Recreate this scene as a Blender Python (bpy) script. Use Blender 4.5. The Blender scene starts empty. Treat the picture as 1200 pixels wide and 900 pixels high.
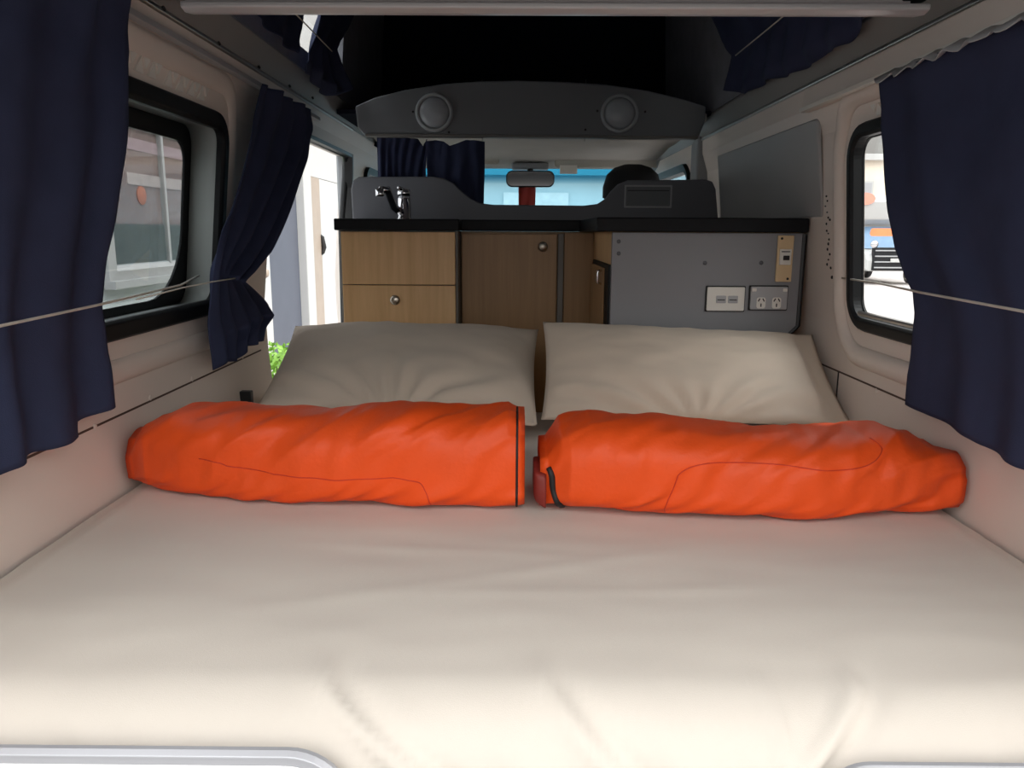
import bpy, bmesh, math, random
from mathutils import Vector, Matrix, noise
random.seed(7)
C = bpy.context.scene.collection
SC = bpy.context.scene
PI = math.pi
CZ = 1.12            # eye height above the van floor; zr = height relative to the eye
# ------------------------------------------------------------------ camera
F = 900.0
TH = math.atan((450-272)/F); PSI = 5.0/F; RHO = math.radians(0.3)
r0 = Vector((math.cos(PSI), math.sin(PSI), 0))
f0 = Vector((-math.sin(PSI)*math.cos(TH), math.cos(PSI)*math.cos(TH), -math.sin(TH)))
u0 = r0.cross(f0)
RV = r0*math.cos(RHO) + u0*math.sin(RHO)
UV = u0*math.cos(RHO) - r0*math.sin(RHO)
FV = f0
cam_d = bpy.data.cameras.new('camera'); cam = bpy.data.objects.new('camera', cam_d); C.objects.link(cam)
cam_d.sensor_width = 36; cam_d.lens = F/1200*36; cam_d.clip_start = 0.02; cam_d.clip_end = 500
M = Matrix((RV, UV, -FV)).transposed().to_4x4(); M.translation = (0, 0, CZ); cam.matrix_world = M
SC.camera = cam
EYE = Vector((0, 0, CZ))

def ray(px, py):
    return FV*F + RV*(px-600) - UV*(py-450)
def atY(px, py, Y):
    d = ray(px, py); return EYE + d*(Y/d.y)
def atX(px, py, X):
    d = ray(px, py); return EYE + d*(X/d.x)
def atZ(px, py, zr):
    d = ray(px, py); return EYE + d*(zr/d.z)

# inner surface of the side walls: half width as a function of height
WL = [(-1.2,.765),(-.5,.765),(-.36,.775),(-.21,.778),(.28,.722),(.36,.702),(.41,.68),(.47,.64),(.50,.645),(1.1,.60)]
WR = [(-1.2,.80),(-.5,.80),(-.33,.80),(-.22,.80),(.24,.76),(.31,.738),(.365,.735),(.42,.70),(.45,.70),(1.1,.66)]
def prof(tab, z):
    if z <= tab[0][0]: return tab[0][1]
    for (a, b), (c, d) in zip(tab, tab[1:]):
        if z <= c: return b + (d-b)*(z-a)/(c-a)
    return tab[-1][1]
def wl(z): return prof(WL, z)
def wr(z): return prof(WR, z)
def wall_x(side, z, off=0.0):
    return -(wl(z)-off) if side < 0 else wr(z)-off
def onwall(px, py, side, off=0.0):
    d = ray(px, py)
    lo, hi = 0.0, 30.0/max(d.y, 1)
    for _ in range(60):
        m = (lo+hi)/2; p = d*m
        if abs(p.x) > abs(wall_x(side, p.z, off)): hi = m
        else: lo = m
    return EYE + d*hi

# ------------------------------------------------------------------ materials
def nt(name):
    m = bpy.data.materials.new(name); m.use_nodes = True
    return m, m.node_tree, m.node_tree.nodes['Principled BSDF']
def mat(name, col, rough=.6, metal=0, var=.06, scale=8, bump=0, bscale=200, spec=.5, coat=0, sheen=0, stretch=None):
    m, t, b = nt(name)
    b.inputs['Roughness'].default_value = rough; b.inputs['Metallic'].default_value = metal
    b.inputs['Specular IOR Level'].default_value = spec
    b.inputs['Coat Weight'].default_value = coat
    if sheen: b.inputs['Sheen Weight'].default_value = sheen; b.inputs['Sheen Roughness'].default_value = .5
    tc = t.nodes.new('ShaderNodeTexCoord'); mp = t.nodes.new('ShaderNodeMapping')
    if stretch: mp.inputs['Scale'].default_value = stretch
    t.links.new(tc.outputs['Object'], mp.inputs['Vector'])
    n = t.nodes.new('ShaderNodeTexNoise'); n.inputs['Scale'].default_value = scale; n.inputs['Detail'].default_value = 5
    t.links.new(mp.outputs[0], n.inputs['Vector'])
    r = t.nodes.new('ShaderNodeValToRGB')
    r.color_ramp.elements[0].position = .3; r.color_ramp.elements[1].position = .7
    r.color_ramp.elements[0].color = [c*(1-var) for c in col]+[1]
    r.color_ramp.elements[1].color = [min(1, c*(1+var)) for c in col]+[1]
    t.links.new(n.outputs['Fac'], r.inputs['Fac']); t.links.new(r.outputs['Color'], b.inputs['Base Color'])
    if bump:
        n2 = t.nodes.new('ShaderNodeTexNoise'); n2.inputs['Scale'].default_value = bscale; n2.inputs['Detail'].default_value = 3
        t.links.new(mp.outputs[0], n2.inputs['Vector'])
        bp = t.nodes.new('ShaderNodeBump'); bp.inputs['Strength'].default_value = bump; bp.inputs['Distance'].default_value = .004
        t.links.new(n2.outputs['Fac'], bp.inputs['Height']); t.links.new(bp.outputs['Normal'], b.inputs['Normal'])
    return m
def glass(name, tint=(1,1,1), refl=.06):
    m = bpy.data.materials.new(name); m.use_nodes = True; t = m.node_tree
    for n in list(t.nodes): t.nodes.remove(n)
    o = t.nodes.new('ShaderNodeOutputMaterial'); mx = t.nodes.new('ShaderNodeMixShader')
    tr = t.nodes.new('ShaderNodeBsdfTransparent'); tr.inputs['Color'].default_value = (*tint, 1)
    g = t.nodes.new('ShaderNodeBsdfGlossy'); g.inputs['Roughness'].default_value = .02
    lw = t.nodes.new('ShaderNodeLayerWeight'); pw = t.nodes.new('ShaderNodeMath'); pw.operation = 'POWER'; pw.inputs[1].default_value = 5
    t.links.new(lw.outputs['Facing'], pw.inputs[0])
    mu = t.nodes.new('ShaderNodeMath'); mu.operation = 'MULTIPLY_ADD'; mu.inputs[1].default_value = .6; mu.inputs[2].default_value = refl*.5
    t.links.new(pw.outputs[0], mu.inputs[0]); t.links.new(mu.outputs[0], mx.inputs['Fac'])
    t.links.new(tr.outputs[0], mx.inputs[1]); t.links.new(g.outputs[0], mx.inputs[2]); t.links.new(mx.outputs[0], o.inputs['Surface'])
    return m
def lin(r, g, b):
    f = lambda c: ((c/255+.055)/1.055)**2.4 if c > 10 else c/255/12.92
    return (f(r), f(g), f(b))

M_ = {}
M_['lining'] = mat('cream wall lining', lin(226,214,204), .5, var=.03, scale=3, bump=.02, bscale=60)
M_['greypaint'] = mat('grey painted sheet', lin(160,158,157), .45, var=.05, scale=4, bump=.04, bscale=150)
M_['rail'] = mat('grey rail vinyl', lin(136,132,128), .5, var=.05, scale=5, bump=.05, bscale=300)
M_['alu'] = mat('brushed aluminium', lin(205,203,200), .3, 1, var=.04, scale=20, stretch=(1,1,40))
M_['rubber'] = mat('black rubber', lin(20,21,24), .45, var=.2, scale=12)
M_['frame'] = mat('black window frame', lin(15,16,18), .5, var=.2, spec=.25, scale=10)
M_['reveal'] = mat('grey window reveal', lin(150,154,150), .5, var=.06, scale=6)
M_['navy'] = mat('navy curtain cloth', lin(51,56,80), .9, var=.08, scale=14, bump=.25, bscale=700, spec=.15)
M_['luton_shade'] = mat('navy luton shade', lin(22,26,38), .95, var=.15, scale=30, bump=.4, bscale=500, spec=.1)  # near-black colour stands for the darkness inside the luton
M_['greycarpet'] = mat('grey carpet lining', lin(124,124,130), .95, var=.08, scale=20, bump=.4, bscale=500, spec=.1)
M_['sheet'] = mat('cream cotton sheet', lin(207,198,187), .85, var=.025, scale=3, bump=.12, bscale=900, sheen=.1)
M_['pillow'] = mat('taupe cotton pillowcase', lin(200,185,168), .85, var=.03, scale=5, bump=.12, bscale=900, sheen=.1)
M_['orange'] = mat('orange nylon', lin(228,80,24), .52, var=.05, scale=9, bump=.2, bscale=120, spec=.35)
M_['orangedark'] = mat('orange stitching', lin(196,52,20), .6, var=.05)
M_['redlining'] = mat('dark red lining', lin(120,34,26), .6, var=.1)
M_['zip'] = mat('black zip tape', lin(16,15,18), .6, var=.1)
M_['cord'] = mat('white cord', lin(200,194,184), .7, var=.06, scale=60)
M_['bulk'] = mat('grey moulded panel', lin(108,110,113), .55, var=.04, scale=5, bump=.15, bscale=400)
M_['splash'] = mat('grey laminate', lin(104,105,111), .5, var=.03, scale=6, bump=.05, bscale=300)
M_['box'] = mat('grey laminate board', lin(130,130,134), .5, var=.05, scale=3, bump=.04, bscale=200)
M_['counter'] = mat('black countertop', lin(17,18,22), .55, var=.2, scale=40, spec=.2)
M_['chrome'] = mat('chrome', lin(225,225,228), .1, 1, var=.02)
M_['steel'] = mat('satin nickel', lin(190,182,170), .28, 1, var=.03)
M_['greyedge'] = mat('grey edging strip', lin(112,108,104), .5, var=.05)
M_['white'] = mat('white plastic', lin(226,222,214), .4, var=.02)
M_['greyplastic'] = mat('light grey plastic', lin(168,168,170), .4, var=.03)
M_['ivory'] = mat('yellowed ivory plastic', lin(214,186,146), .5, var=.04)
M_['dark'] = mat('dark slot', lin(26,24,24), .6, var=.1)
M_['gap'] = mat('brown shadow gap', lin(84,66,56), .8, var=.1)
M_['edgepaint'] = mat('satin silver edge', lin(206,202,202), .35, .3, var=.02)
M_['screw'] = mat('dull screw head', lin(84,84,88), .4, .6, var=.1)
M_['headliner'] = mat('warm grey headliner', lin(178,174,168), .95, var=.04, scale=10, bump=.2, bscale=500)
M_['visor'] = mat('beige vinyl', lin(176,172,162), .7, var=.04, bump=.1, bscale=300)
M_['seat'] = mat('black seat fabric', lin(24,25,28), .9, var=.15, bump=.3, bscale=600)
M_['cabgrey'] = mat('pale grey cab trim', lin(150,153,156), .6, var=.05)
M_['redcloth'] = mat('dark red cloth', lin(150,44,34), .8, var=.1, bump=.2, bscale=300)
M_['silver'] = mat('silver painted sill', lin(176,176,180), .35, .2, var=.03)
M_['whitepaint'] = mat('white stripe', lin(226,224,224), .4, var=.02)
M_['ply'] = mat('plywood', lin(168,132,96), .6, var=.1, scale=6, stretch=(1,1,10))
M_['floor'] = mat('grey vinyl floor', lin(120,118,114), .5, var=.1, scale=12)
M_['lens'] = mat('frosted lamp lens', lin(158,162,166), .18, var=.05, scale=30)
M_['lensrim'] = mat('pale grey lamp rim', lin(158,162,164), .35, var=.05)
# wood with vertical grain
def wood(name, a, b):
    m, t, bs = nt(name)
    bs.inputs['Roughness'].default_value = .42
    tc = t.nodes.new('ShaderNodeTexCoord'); mp = t.nodes.new('ShaderNodeMapping'); mp.inputs['Scale'].default_value = (26, 26, 1.2)
    n = t.nodes.new('ShaderNodeTexNoise'); n.inputs['Scale'].default_value = 2.2; n.inputs['Detail'].default_value = 8; n.inputs['Roughness'].default_value = .65
    r = t.nodes.new('ShaderNodeValToRGB'); r.color_ramp.elements[0].position = .25; r.color_ramp.elements[1].position = .75
    r.color_ramp.elements[0].color = (*a, 1); r.color_ramp.elements[1].color = (*b, 1)
    t.links.new(tc.outputs['Object'], mp.inputs[0]); t.links.new(mp.outputs[0], n.inputs['Vector'])
    t.links.new(n.outputs['Fac'], r.inputs['Fac']); t.links.new(r.outputs[0], bs.inputs['Base Color'])
    return m
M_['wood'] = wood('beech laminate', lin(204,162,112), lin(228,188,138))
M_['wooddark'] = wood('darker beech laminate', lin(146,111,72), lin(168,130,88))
M_['tintglass'] = glass('tinted side glass', (.66,.68,.69))
M_['glass'] = glass('clear window glass', (.97,.98,.98))
def windscreen_glass():
    m = glass('windscreen glass', (.72,.93,.97)); t = m.node_tree
    tr = [n for n in t.nodes if n.type == 'BSDF_TRANSPARENT'][0]
    tc = t.nodes.new('ShaderNodeTexCoord'); sp = t.nodes.new('ShaderNodeSeparateXYZ'); t.links.new(tc.outputs['Generated'], sp.inputs[0])
    r = t.nodes.new('ShaderNodeValToRGB')
    r.color_ramp.elements[0].position = .80; r.color_ramp.elements[0].color = (.80,.91,.94,1)
    r.color_ramp.elements[1].position = .90; r.color_ramp.elements[1].color = (.20,.56,.72,1)
    t.links.new(sp.outputs['Z'], r.inputs['Fac']); t.links.new(r.outputs[0], tr.inputs['Color'])
    return m
M_['windscreen'] = windscreen_glass()

# ------------------------------------------------------------------ mesh helpers
class MB:
    def __init__(s): s.v = []; s.f = []; s.mi = []
    def add(s, vs, fs):
        b = len(s.v); s.v += [Vector(p) for p in vs]; s.f += [tuple(b+i for i in f) for f in fs]; return s
    def box(s, x0, x1, y0, y1, z0, z1):
        return s.add([(x,y,z) for x in (x0,x1) for y in (y0,y1) for z in (z0,z1)],
                     [(0,1,3,2),(4,6,7,5),(0,4,5,1),(2,3,7,6),(0,2,6,4),(1,5,7,3)])
    def loops(s, Ls, closed=True, cap0=True, cap1=True):
        n = len(Ls[0]); vs = [p for L in Ls for p in L]; fs = []
        for i in range(len(Ls)-1):
            for j in range(n if closed else n-1):
                k = (j+1) % n
                fs.append((i*n+j, i*n+k, (i+1)*n+k, (i+1)*n+j))
        if closed and cap0: fs.append(tuple(range(n))[::-1])
        if closed and cap1: fs.append(tuple((len(Ls)-1)*n+j for j in range(n)))
        return s.add(vs, fs)
    def tube(s, pts, r, n=8):
        pts = [Vector(p) for p in pts]; Ls = []; up = Vector((0,0,1)); last = None
        for i, p in enumerate(pts):
            d = (pts[min(i+1,len(pts)-1)] - pts[max(i-1,0)]).normalized()
            a = d.cross(up if last is None else last)
            if a.length < 1e-4: a = d.cross(Vector((1,0,0)))
            a.normalize(); b = d.cross(a); last = -b if last is None else a.cross(d)
            rr = r[i] if isinstance(r, (list, tuple)) else r
            Ls.append([p + (a*math.cos(2*PI*k/n) + b*math.sin(2*PI*k/n))*rr for k in range(n)])
        return s.loops(Ls)
    def lathe(s, base, axis, pr, n=24):      # pr = [(radius, distance along axis)]
        base = Vector(base); ax = Vector(axis).normalized()
        a = ax.orthogonal().normalized(); b = ax.cross(a)
        return s.loops([[base + ax*h + (a*math.cos(2*PI*k/n)+b*math.sin(2*PI*k/n))*max(r,1e-4) for k in range(n)] for r, h in pr])
    def prismY(s, xz, y0, y1):               # outline in x,z (world) extruded along y
        return s.loops([[(x,y0,z) for x,z in xz], [(x,y1,z) for x,z in xz]])
    def prismX(s, yz, x0, x1):
        return s.loops([[(x0,y,z) for y,z in yz], [(x1,y,z) for y,z in yz]])
    def grid(s, fn, nu, nv):
        vs = [fn(i/nu, j/nv) for i in range(nu+1) for j in range(nv+1)]
        return s.add(vs, [(i*(nv+1)+j, (i+1)*(nv+1)+j, (i+1)*(nv+1)+j+1, i*(nv+1)+j+1) for i in range(nu) for j in range(nv)])
    def build(s, name, material, parent=None, smooth=False, bevel=0, seg=2, solid=0, sub=0, base=None, angle=40):
        me = bpy.data.meshes.new(name)
        if base is not None: off = Vector(base)
        elif parent is not None: off = wloc(parent)
        else:
            xs = [p.x for p in s.v]; ys = [p.y for p in s.v]; zs = [p.z for p in s.v]
            off = Vector(((min(xs)+max(xs))/2, (min(ys)+max(ys))/2, min(zs)))
        me.from_pydata([p-off for p in s.v], [], s.f); me.validate()
        bm = bmesh.new(); bm.from_mesh(me); bmesh.ops.recalc_face_normals(bm, faces=bm.faces); bm.to_mesh(me); bm.free()
        me.materials.append(M_[material] if isinstance(material, str) else material)
        o = bpy.data.objects.new(name, me); C.objects.link(o)
        if parent is not None:
            o.parent = parent; o.location = off - wloc(parent)
        else: o.location = off
        if bevel:
            m = o.modifiers.new('bevel', 'BEVEL'); m.width = bevel; m.segments = seg; m.limit_method = 'ANGLE'; m.angle_limit = math.radians(angle)
        if solid:
            m = o.modifiers.new('solid', 'SOLIDIFY'); m.thickness = solid; m.offset = 0
        if sub:
            m = o.modifiers.new('sub', 'SUBSURF'); m.levels = sub; m.render_levels = sub
        if smooth or sub:
            for p in me.polygons: p.use_smooth = True
        return o
def wloc(o):
    l = Vector(o.location)
    while o.parent is not None: o = o.parent; l = l + Vector(o.location)
    return l
def tag(o, label, cat, group=None, kind=None):
    o['label'] = label; o['category'] = cat
    if group: o['group'] = group
    if kind: o['kind'] = kind
    return o
def struct(o, label=None):
    o['kind'] = 'structure'
    if label: o['label'] = label
    return o
def thing(name, loc, label, cat, group=None):
    o = bpy.data.objects.new(name, None); C.objects.link(o); o.location = loc; o.empty_display_size = .1
    return tag(o, label, cat, group)
def cut(o, cutters):
    # cut openings into the mesh, then drop the cutter
    for mb in cutters:
        c = mb.build('cutter', 'dark')
        m = o.modifiers.new('cut', 'BOOLEAN'); m.operation = 'DIFFERENCE'; m.object = c; m.solver = 'EXACT'
        bpy.context.view_layer.update()
        dg = bpy.context.evaluated_depsgraph_get()
        me = bpy.data.meshes.new_from_object(o.evaluated_get(dg), preserve_all_data_layers=False, depsgraph=dg)
        o.modifiers.remove(m); old = o.data; o.data = me; bpy.data.meshes.remove(old)
        bpy.data.objects.remove(c, do_unlink=True)
    return o
def rrect(a0, a1, b0, b1, rs, n=8):
    """rounded rectangle in the (a,b) plane, radii order: (a0,b0),(a1,b0),(a1,b1),(a0,b1)"""
    if not isinstance(rs, (list, tuple)): rs = [rs]*4
    out = []
    for (ca, cb, st), r in zip(((a0,b0,PI),(a1,b0,1.5*PI),(a1,b1,0),(a0,b1,.5*PI)), rs):
        xa = ca + r if ca == a0 else ca - r; xb = cb + r if cb == b0 else cb - r
        for k in range(n+1):
            t = st + .5*PI*k/n; out.append((xa + r*math.cos(t), xb + r*math.sin(t)))
    return out
def Z(zr): return zr + CZ
def sm(t): t = max(0, min(1, t)); return t*t*(3-2*t)
def nz(x, y, z=0.0): return noise.noise(Vector((x, y, z)))
def interp(tab, x):
    if x <= tab[0][0]: return tab[0][1]
    for (a, b), (c, d) in zip(tab, tab[1:]):
        if x <= c: return b + (d-b)*(x-a)/(c-a)
    return tab[-1][1]

# ------------------------------------------------------------------ van shell
Y0, Y1 = .52, 5.0
def side_wall(side, name):
    tab = WL if side < 0 else WR
    top = .41 if side < 0 else .365
    pr = [(z, w) for z, w in tab if z < top] + [(top, prof(tab, top))]
    th = .085 if side < 0 else .03
    xz = [(side*w, Z(z)) for z, w in pr] + [(side*(w+th), Z(z)) for z, w in reversed(pr)]
    return MB().prismY(xz, Y0, Y1).build(name, 'lining', base=(0,0,0))
wallL = side_wall(-1, 'wall_left'); wallR = side_wall(1, 'wall_right')
LW = (.86, 1.965, -.185, .255)     # left window hole y0,y1,z0,z1
RW = (.80, 1.81, -.195, .215)
SD = (2.37, 3.50, -1.12, .325)     # sliding door opening
def hole(y0, y1, z0, z1, r): return MB().prismX([(a, Z(b)) for a, b in rrect(y0, y1, z0, z1, r)], -1.2, -.3)
def holeR(y0, y1, z0, z1, r): return MB().prismX([(a, Z(b)) for a, b in rrect(y0, y1, z0, z1, r)], .3, 1.2)
def door_hole():
    lp_ = rrect(SD[0], SD[1], -1.3, SD[3], [.02,.02,.07,.03])
    f_ = lambda x, k: [(x, y + (k if y > 3 else 0), Z(z)) for y, z in lp_]
    return MB().loops([f_(-1.2, .60), f_(-.3, -.55)])
cut(wallL, [hole(*LW, .05), door_hole(), hole(3.76, 4.75, -.12, .27, [.03,.03,.16,.03])])
cut(wallR, [holeR(*(RW[0]-.022, RW[1]+.022, RW[2]-.022, RW[3]+.022), .07), holeR(3.50, 4.75, -.12, .27, [.03,.03,.16,.03])])
struct(wallL, 'cream lined left side wall of the van'); struct(wallR, 'cream lined right side wall of the van')
struct(MB().box(-.87, .90, Y0, 5.0, -.08, 0).build('floor', 'floor'))

def wall_loop(side, rect, r, off, n=8):
    return [Vector((wall_x(side, b, off), a, Z(b))) for a, b in rrect(*rect, r, n)]
def grow(rect, d): return (rect[0]-d, rect[1]+d, rect[2]-d, rect[3]+d)
# left window: frame, deep reveal, outer glass with black border
def window(side, name, rect, fr_out, fr_in, r, border, br, through, gd):
    w = thing(name, (wall_x(side, rect[2]), (rect[0]+rect[1])/2, Z(rect[2])), '', ''); del w['label']; del w['category']
    struct(w)
    A = grow(rect, fr_out); B = grow(rect, -fr_in)
    f = MB().loops([wall_loop(side, A, r+fr_out, .0005), wall_loop(side, grow(A,-.006), r+fr_out, .014),
                    wall_loop(side, grow(B,.006), r, .016), wall_loop(side, B, max(.01, r-fr_in), .008), wall_loop(side, B, max(.01, r-fr_in), -through),
                    wall_loop(side, grow(rect,-.001), r, -through), wall_loop(side, grow(rect,-.001), r, .0005)], True, False, False)
    f.build('window_frame', 'frame', w, smooth=False, bevel=.003)
    g = MB().loops([wall_loop(side, grow(rect,-.001), r, -gd), wall_loop(side, (rect[0]+border[0], rect[1]-border[1], rect[2]+border[2], rect[3]-border[3]), br, -(gd+.002)),
                    wall_loop(side, (rect[0]+border[0], rect[1]-border[1], rect[2]+border[2], rect[3]-border[3]), br, -(gd+.007)), wall_loop(side, grow(rect,-.001), r, -(gd+.007))], True, False, False)
    g.build('glass_border', 'frame', w)
    n = len(wall_loop(side, rect, r, 0))
    MB().loops([wall_loop(side, grow(rect,-.002), r, -(gd+.003)), wall_loop(side, grow(rect,-.002), r, -(gd+.006))]).build('glass_pane', 'tintglass' if side < 0 else 'glass', w)
    return w
W1 = window(-1, 'window_1', LW, .026, .016, .05, (.03,.035,.025,.045), [.1,.16,.05,.05], .006, .072)
W2 = window(1, 'window_2', RW, .026, .006, .05, (.012,.006,.012,.008), .04, .012, .010)
# grey liner inside the left window recess
lp = wall_loop
MB().loops([lp(-1, grow(LW,-.0015), .05, -.004), lp(-1, grow(LW,-.0015), .05, -.071), lp(-1, grow(LW,-.006), .05, -.071), lp(-1, grow(LW,-.006), .05, -.004)], True, False, False).build('reveal', 'reveal', W1, smooth=True)
# latch rail along the bottom of the right window
MB().tube([Vector((wall_x(1, -.185, .012), y, Z(-.178))) for y in (1.0, 1.76)], .006).build('latch_rail', 'alu', W2)

# grooves in the lining (shadow gaps as thin dark strips let into the wall)
def groove(name, side, z, y0, y1, wd=.004):
    pts = [(y0, z), (y1, z)]
    mb = MB()
    mb.loops([[Vector((wall_x(side, z+d, o), y, Z(z+d))) for d, o in ((-wd/2,-.004),(wd/2,-.004),(wd/2,.0012),(-wd/2,.0012))] for y, _ in pts])
    return struct(mb.build(name, 'gap'))
groove('trim_1', -1, -.355, Y0+.02, 2.30); groove('trim_2', 1, -.335, Y0+.02, 2.12)
def vgroove(name, side, y, z0, z1):
    mb = MB(); n = 6
    mb.loops([[Vector((wall_x(side, z0+(z1-z0)*k/n, o), yy, Z(z0+(z1-z0)*k/n))) for yy, o in ((y-.003,-.004),(y+.003,-.004),(y+.003,.0012),(y-.003,.0012))] for k in range(n+1)])
    return struct(mb.build(name, 'dark'))
vgroove('trim_3', 1, 1.88, -.335, -.50)

# pressed surround ridge round the right and left windows
def ridge(name, side, rect, d, r, h=.02, wd=.026, y_near=.70):
    Lp = rrect(rect[0]-d, rect[1]+d, rect[2]-d, rect[3]+d, r, 12)
    mb = MB(); Ls = []
    cy = (rect[0]+rect[1])/2; cz = (rect[2]+rect[3])/2
    N = len(Lp)
    for i, (a, b) in enumerate(Lp):
        pa, pb = Lp[(i-1) % N], Lp[(i+1) % N]
        t = Vector((pb[0]-pa[0], pb[1]-pa[1])); t.normalize(); nn = Vector((t.y, -t.x))
        sec = []
        for k in range(7):
            ang = PI*k/6; q = math.cos(ang)*wd; o = math.sin(ang)*h - .004
            zz = b + nn.y*q; sec.append(Vector((wall_x(side, zz, o), a + nn.x*q, Z(zz))))
        Ls.append(sec)
    Ls.append(Ls[0])
    mb.loops(Ls, True, False, False)
    return struct(mb.build(name, 'lining', smooth=True))
ridge('trim_4', 1, RW, .085, .13)
ridge('trim_5', -1, (LW[0], LW[1]-.035, LW[2]+.02, LW[3]-.015), .105, .10, h=.014)

# rails along the tops of the walls carrying the raised roof
def sweep(name, xz, y0, y1, material, bevel=0, smooth=False):
    return struct(MB().prismY([(x, Z(z)) for x, z in xz], y0, y1).build(name, material, bevel=bevel, smooth=smooth))
sweep('trim_6', [(-.76,.372),(-.712,.380),(-.688,.398),(-.680,.412),(-.640,.47),(-.655,.488),(-.80,.488),(-.80,.372)], Y0, 4.6, 'rail', .003)
sweep('trim_7', [(-.690,.402),(-.676,.407),(-.676,.415),(-.690,.412)], Y0, 3.30, 'alu', .002)
sweep('trim_8', [(.80,.366),(.737,.366),(.700,.42),(.712,.445),(.84,.445),(.84,.366)], Y0, 4.6, 'rail', .003)
sweep('trim_9', [(.742,.358),(.728,.362),(.728,.370),(.742,.370)], Y0, 3.30, 'alu', .002)
# right-hand pelmet with curtain track
sweep('trim_10', [(.742,.300),(.722,.302),(.718,.310),(.722,.358),(.745,.358)], Y0, 2.05, 'lining', .004)
sweep('trim_11', [(.716,.296),(.702,.296),(.702,.306),(.716,.306)], Y0, 2.02, 'white', .001)
sweep('trim_12', [(-.692,.368),(-.676,.370),(-.676,.382),(-.692,.380)], Y0, 2.75, 'greyplastic', .001)
# screws in the rail faces
def rail_screws():
    for i, (px, py) in enumerate(((191,10),(256,51),(339,101),(366,115),(303,79))):
        p = onwall(px, py, -1, .001)
        s_ = MB().lathe(p, (1,0,.66), [(.0001,-.001),(.005,-.001),(.005,.003),(.003,.0042),(.0001,.0042)], 10).build('rail_screw', 'dark')
        tag(s_, 'small dark screw in the grey rail above the left wall', 'screw', 'screws in the left rail')
rail_screws()

# raised roof
sweep('wall_roof_left', [(-.648,.47),(-.60,1.02),(-.66,1.02),(-.71,.47)], Y0, 3.86, 'greycarpet')
wrl = bpy.data.objects['wall_roof_left']
cut(wrl, [hole(1.55, 2.95, .535, .80, .06)])
sweep('wall_roof_right', [(.700,.43),(.655,1.02),(.71,1.02),(.76,.43)], Y0, 3.86, 'greycarpet')
wrr = bpy.data.objects['wall_roof_right']
cut(wrr, [holeR(1.55, 2.6, .535, .80, .06)])
sweep('ceiling', [(-.69,1.0),(.74,1.0),(.74,1.05),(-.69,1.05)], Y0, 3.88, 'greycarpet')
struct(MB().prismX([(3.80,Z(.40)),(3.70,Z(1.02)),(3.80,Z(1.04)),(3.90,Z(.40))], -.70, .76).build('wall_roof_front', 'luton_shade'))
struct(MB().box(-.70, .76, Y0, Y0+.04, Z(.46), Z(1.03)).build('wall_roof_back', 'greycarpet'))
struct(MB().box(-.66, .72, 2.93, 3.84, Z(.42), Z(.435)).build('trim_13', 'luton_shade'))
def unseen_tailgate():  # out of view; added and sized to cut light on the mattress front
    L = lambda y, z, w: [Vector((.02-w, y, Z(z))), Vector((.02+w, y, Z(z))), Vector((.02+w, y, Z(z+.06))), Vector((.02-w, y, Z(z+.06)))]
    struct(MB().loops([L(.50,.53,.78), L(.35,.58,.78), L(.05,.65,.77)]).build('shading_tailgate', 'lining', bevel=.02), 'white tailgate out of view above the open back, sized to shade the bed front')
unseen_tailgate()
def roof_window(name, side, y0, y1):
    w = MB(); tab = side
    w.loops([[Vector((wall_x(side, b, -.02), a, Z(b))) for a, b in rrect(y0-.001, y1+.001, .534, .801, .06)],
             [Vector((wall_x(side, b, -.026), a, Z(b))) for a, b in rrect(y0-.001, y1+.001, .534, .801, .06)]])
    return struct(w.build(name, 'glass'))
roof_window('window_3', -1, 1.55, 2.95); roof_window('window_4', 1, 1.55, 2.6)

# sliding door opening: black rubber seal round it
def door_seal():
    Ls = []
    pts = [(SD[0], -1.1), (SD[0], -.4), (SD[0]-.01, -.2), (SD[0]+.0, .2), (SD[0]+.02, .30), (SD[0]+.06, SD[3]), (SD[1]-.1, SD[3]), (SD[1]-.03, SD[3]-.03), (SD[1]-.006, SD[3]-.09), (SD[1], 0.0), (SD[1]-.01,-1.1)]
    mb = MB(); mb.tube([Vector((wall_x(-1, z, -.03), y, Z(z))) for y, z in pts], .016, 10)
    return struct(mb.build('door_1', 'rubber', smooth=True), 'black rubber seal of the open sliding door')
door_seal()
def door_jamb():
    mb = MB()
    pts = [(SD[1]-.001,-1.1),(SD[1]-.001,.20),(SD[1]-.02,.27),(SD[1]-.07,SD[3]-.001),(SD[0]+.03,SD[3]-.001)]
    inn = [(SD[1]-.013,-1.1),(SD[1]-.013,.19),(SD[1]-.033,.257),(SD[1]-.075,SD[3]-.013),(SD[0]+.03,SD[3]-.013)]
    Ls = []
    for (a, b), (c, d) in zip(pts, inn):
        Ls.append([Vector((wall_x(-1, b, .004), a, Z(b))), Vector((wall_x(-1, b, -.03), a, Z(b))), Vector((wall_x(-1, d, -.03), c, Z(d))), Vector((wall_x(-1, d, .004), c, Z(d)))])
    struct(mb.loops(Ls).build('trim_21', 'rubber'))
door_jamb()

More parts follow.
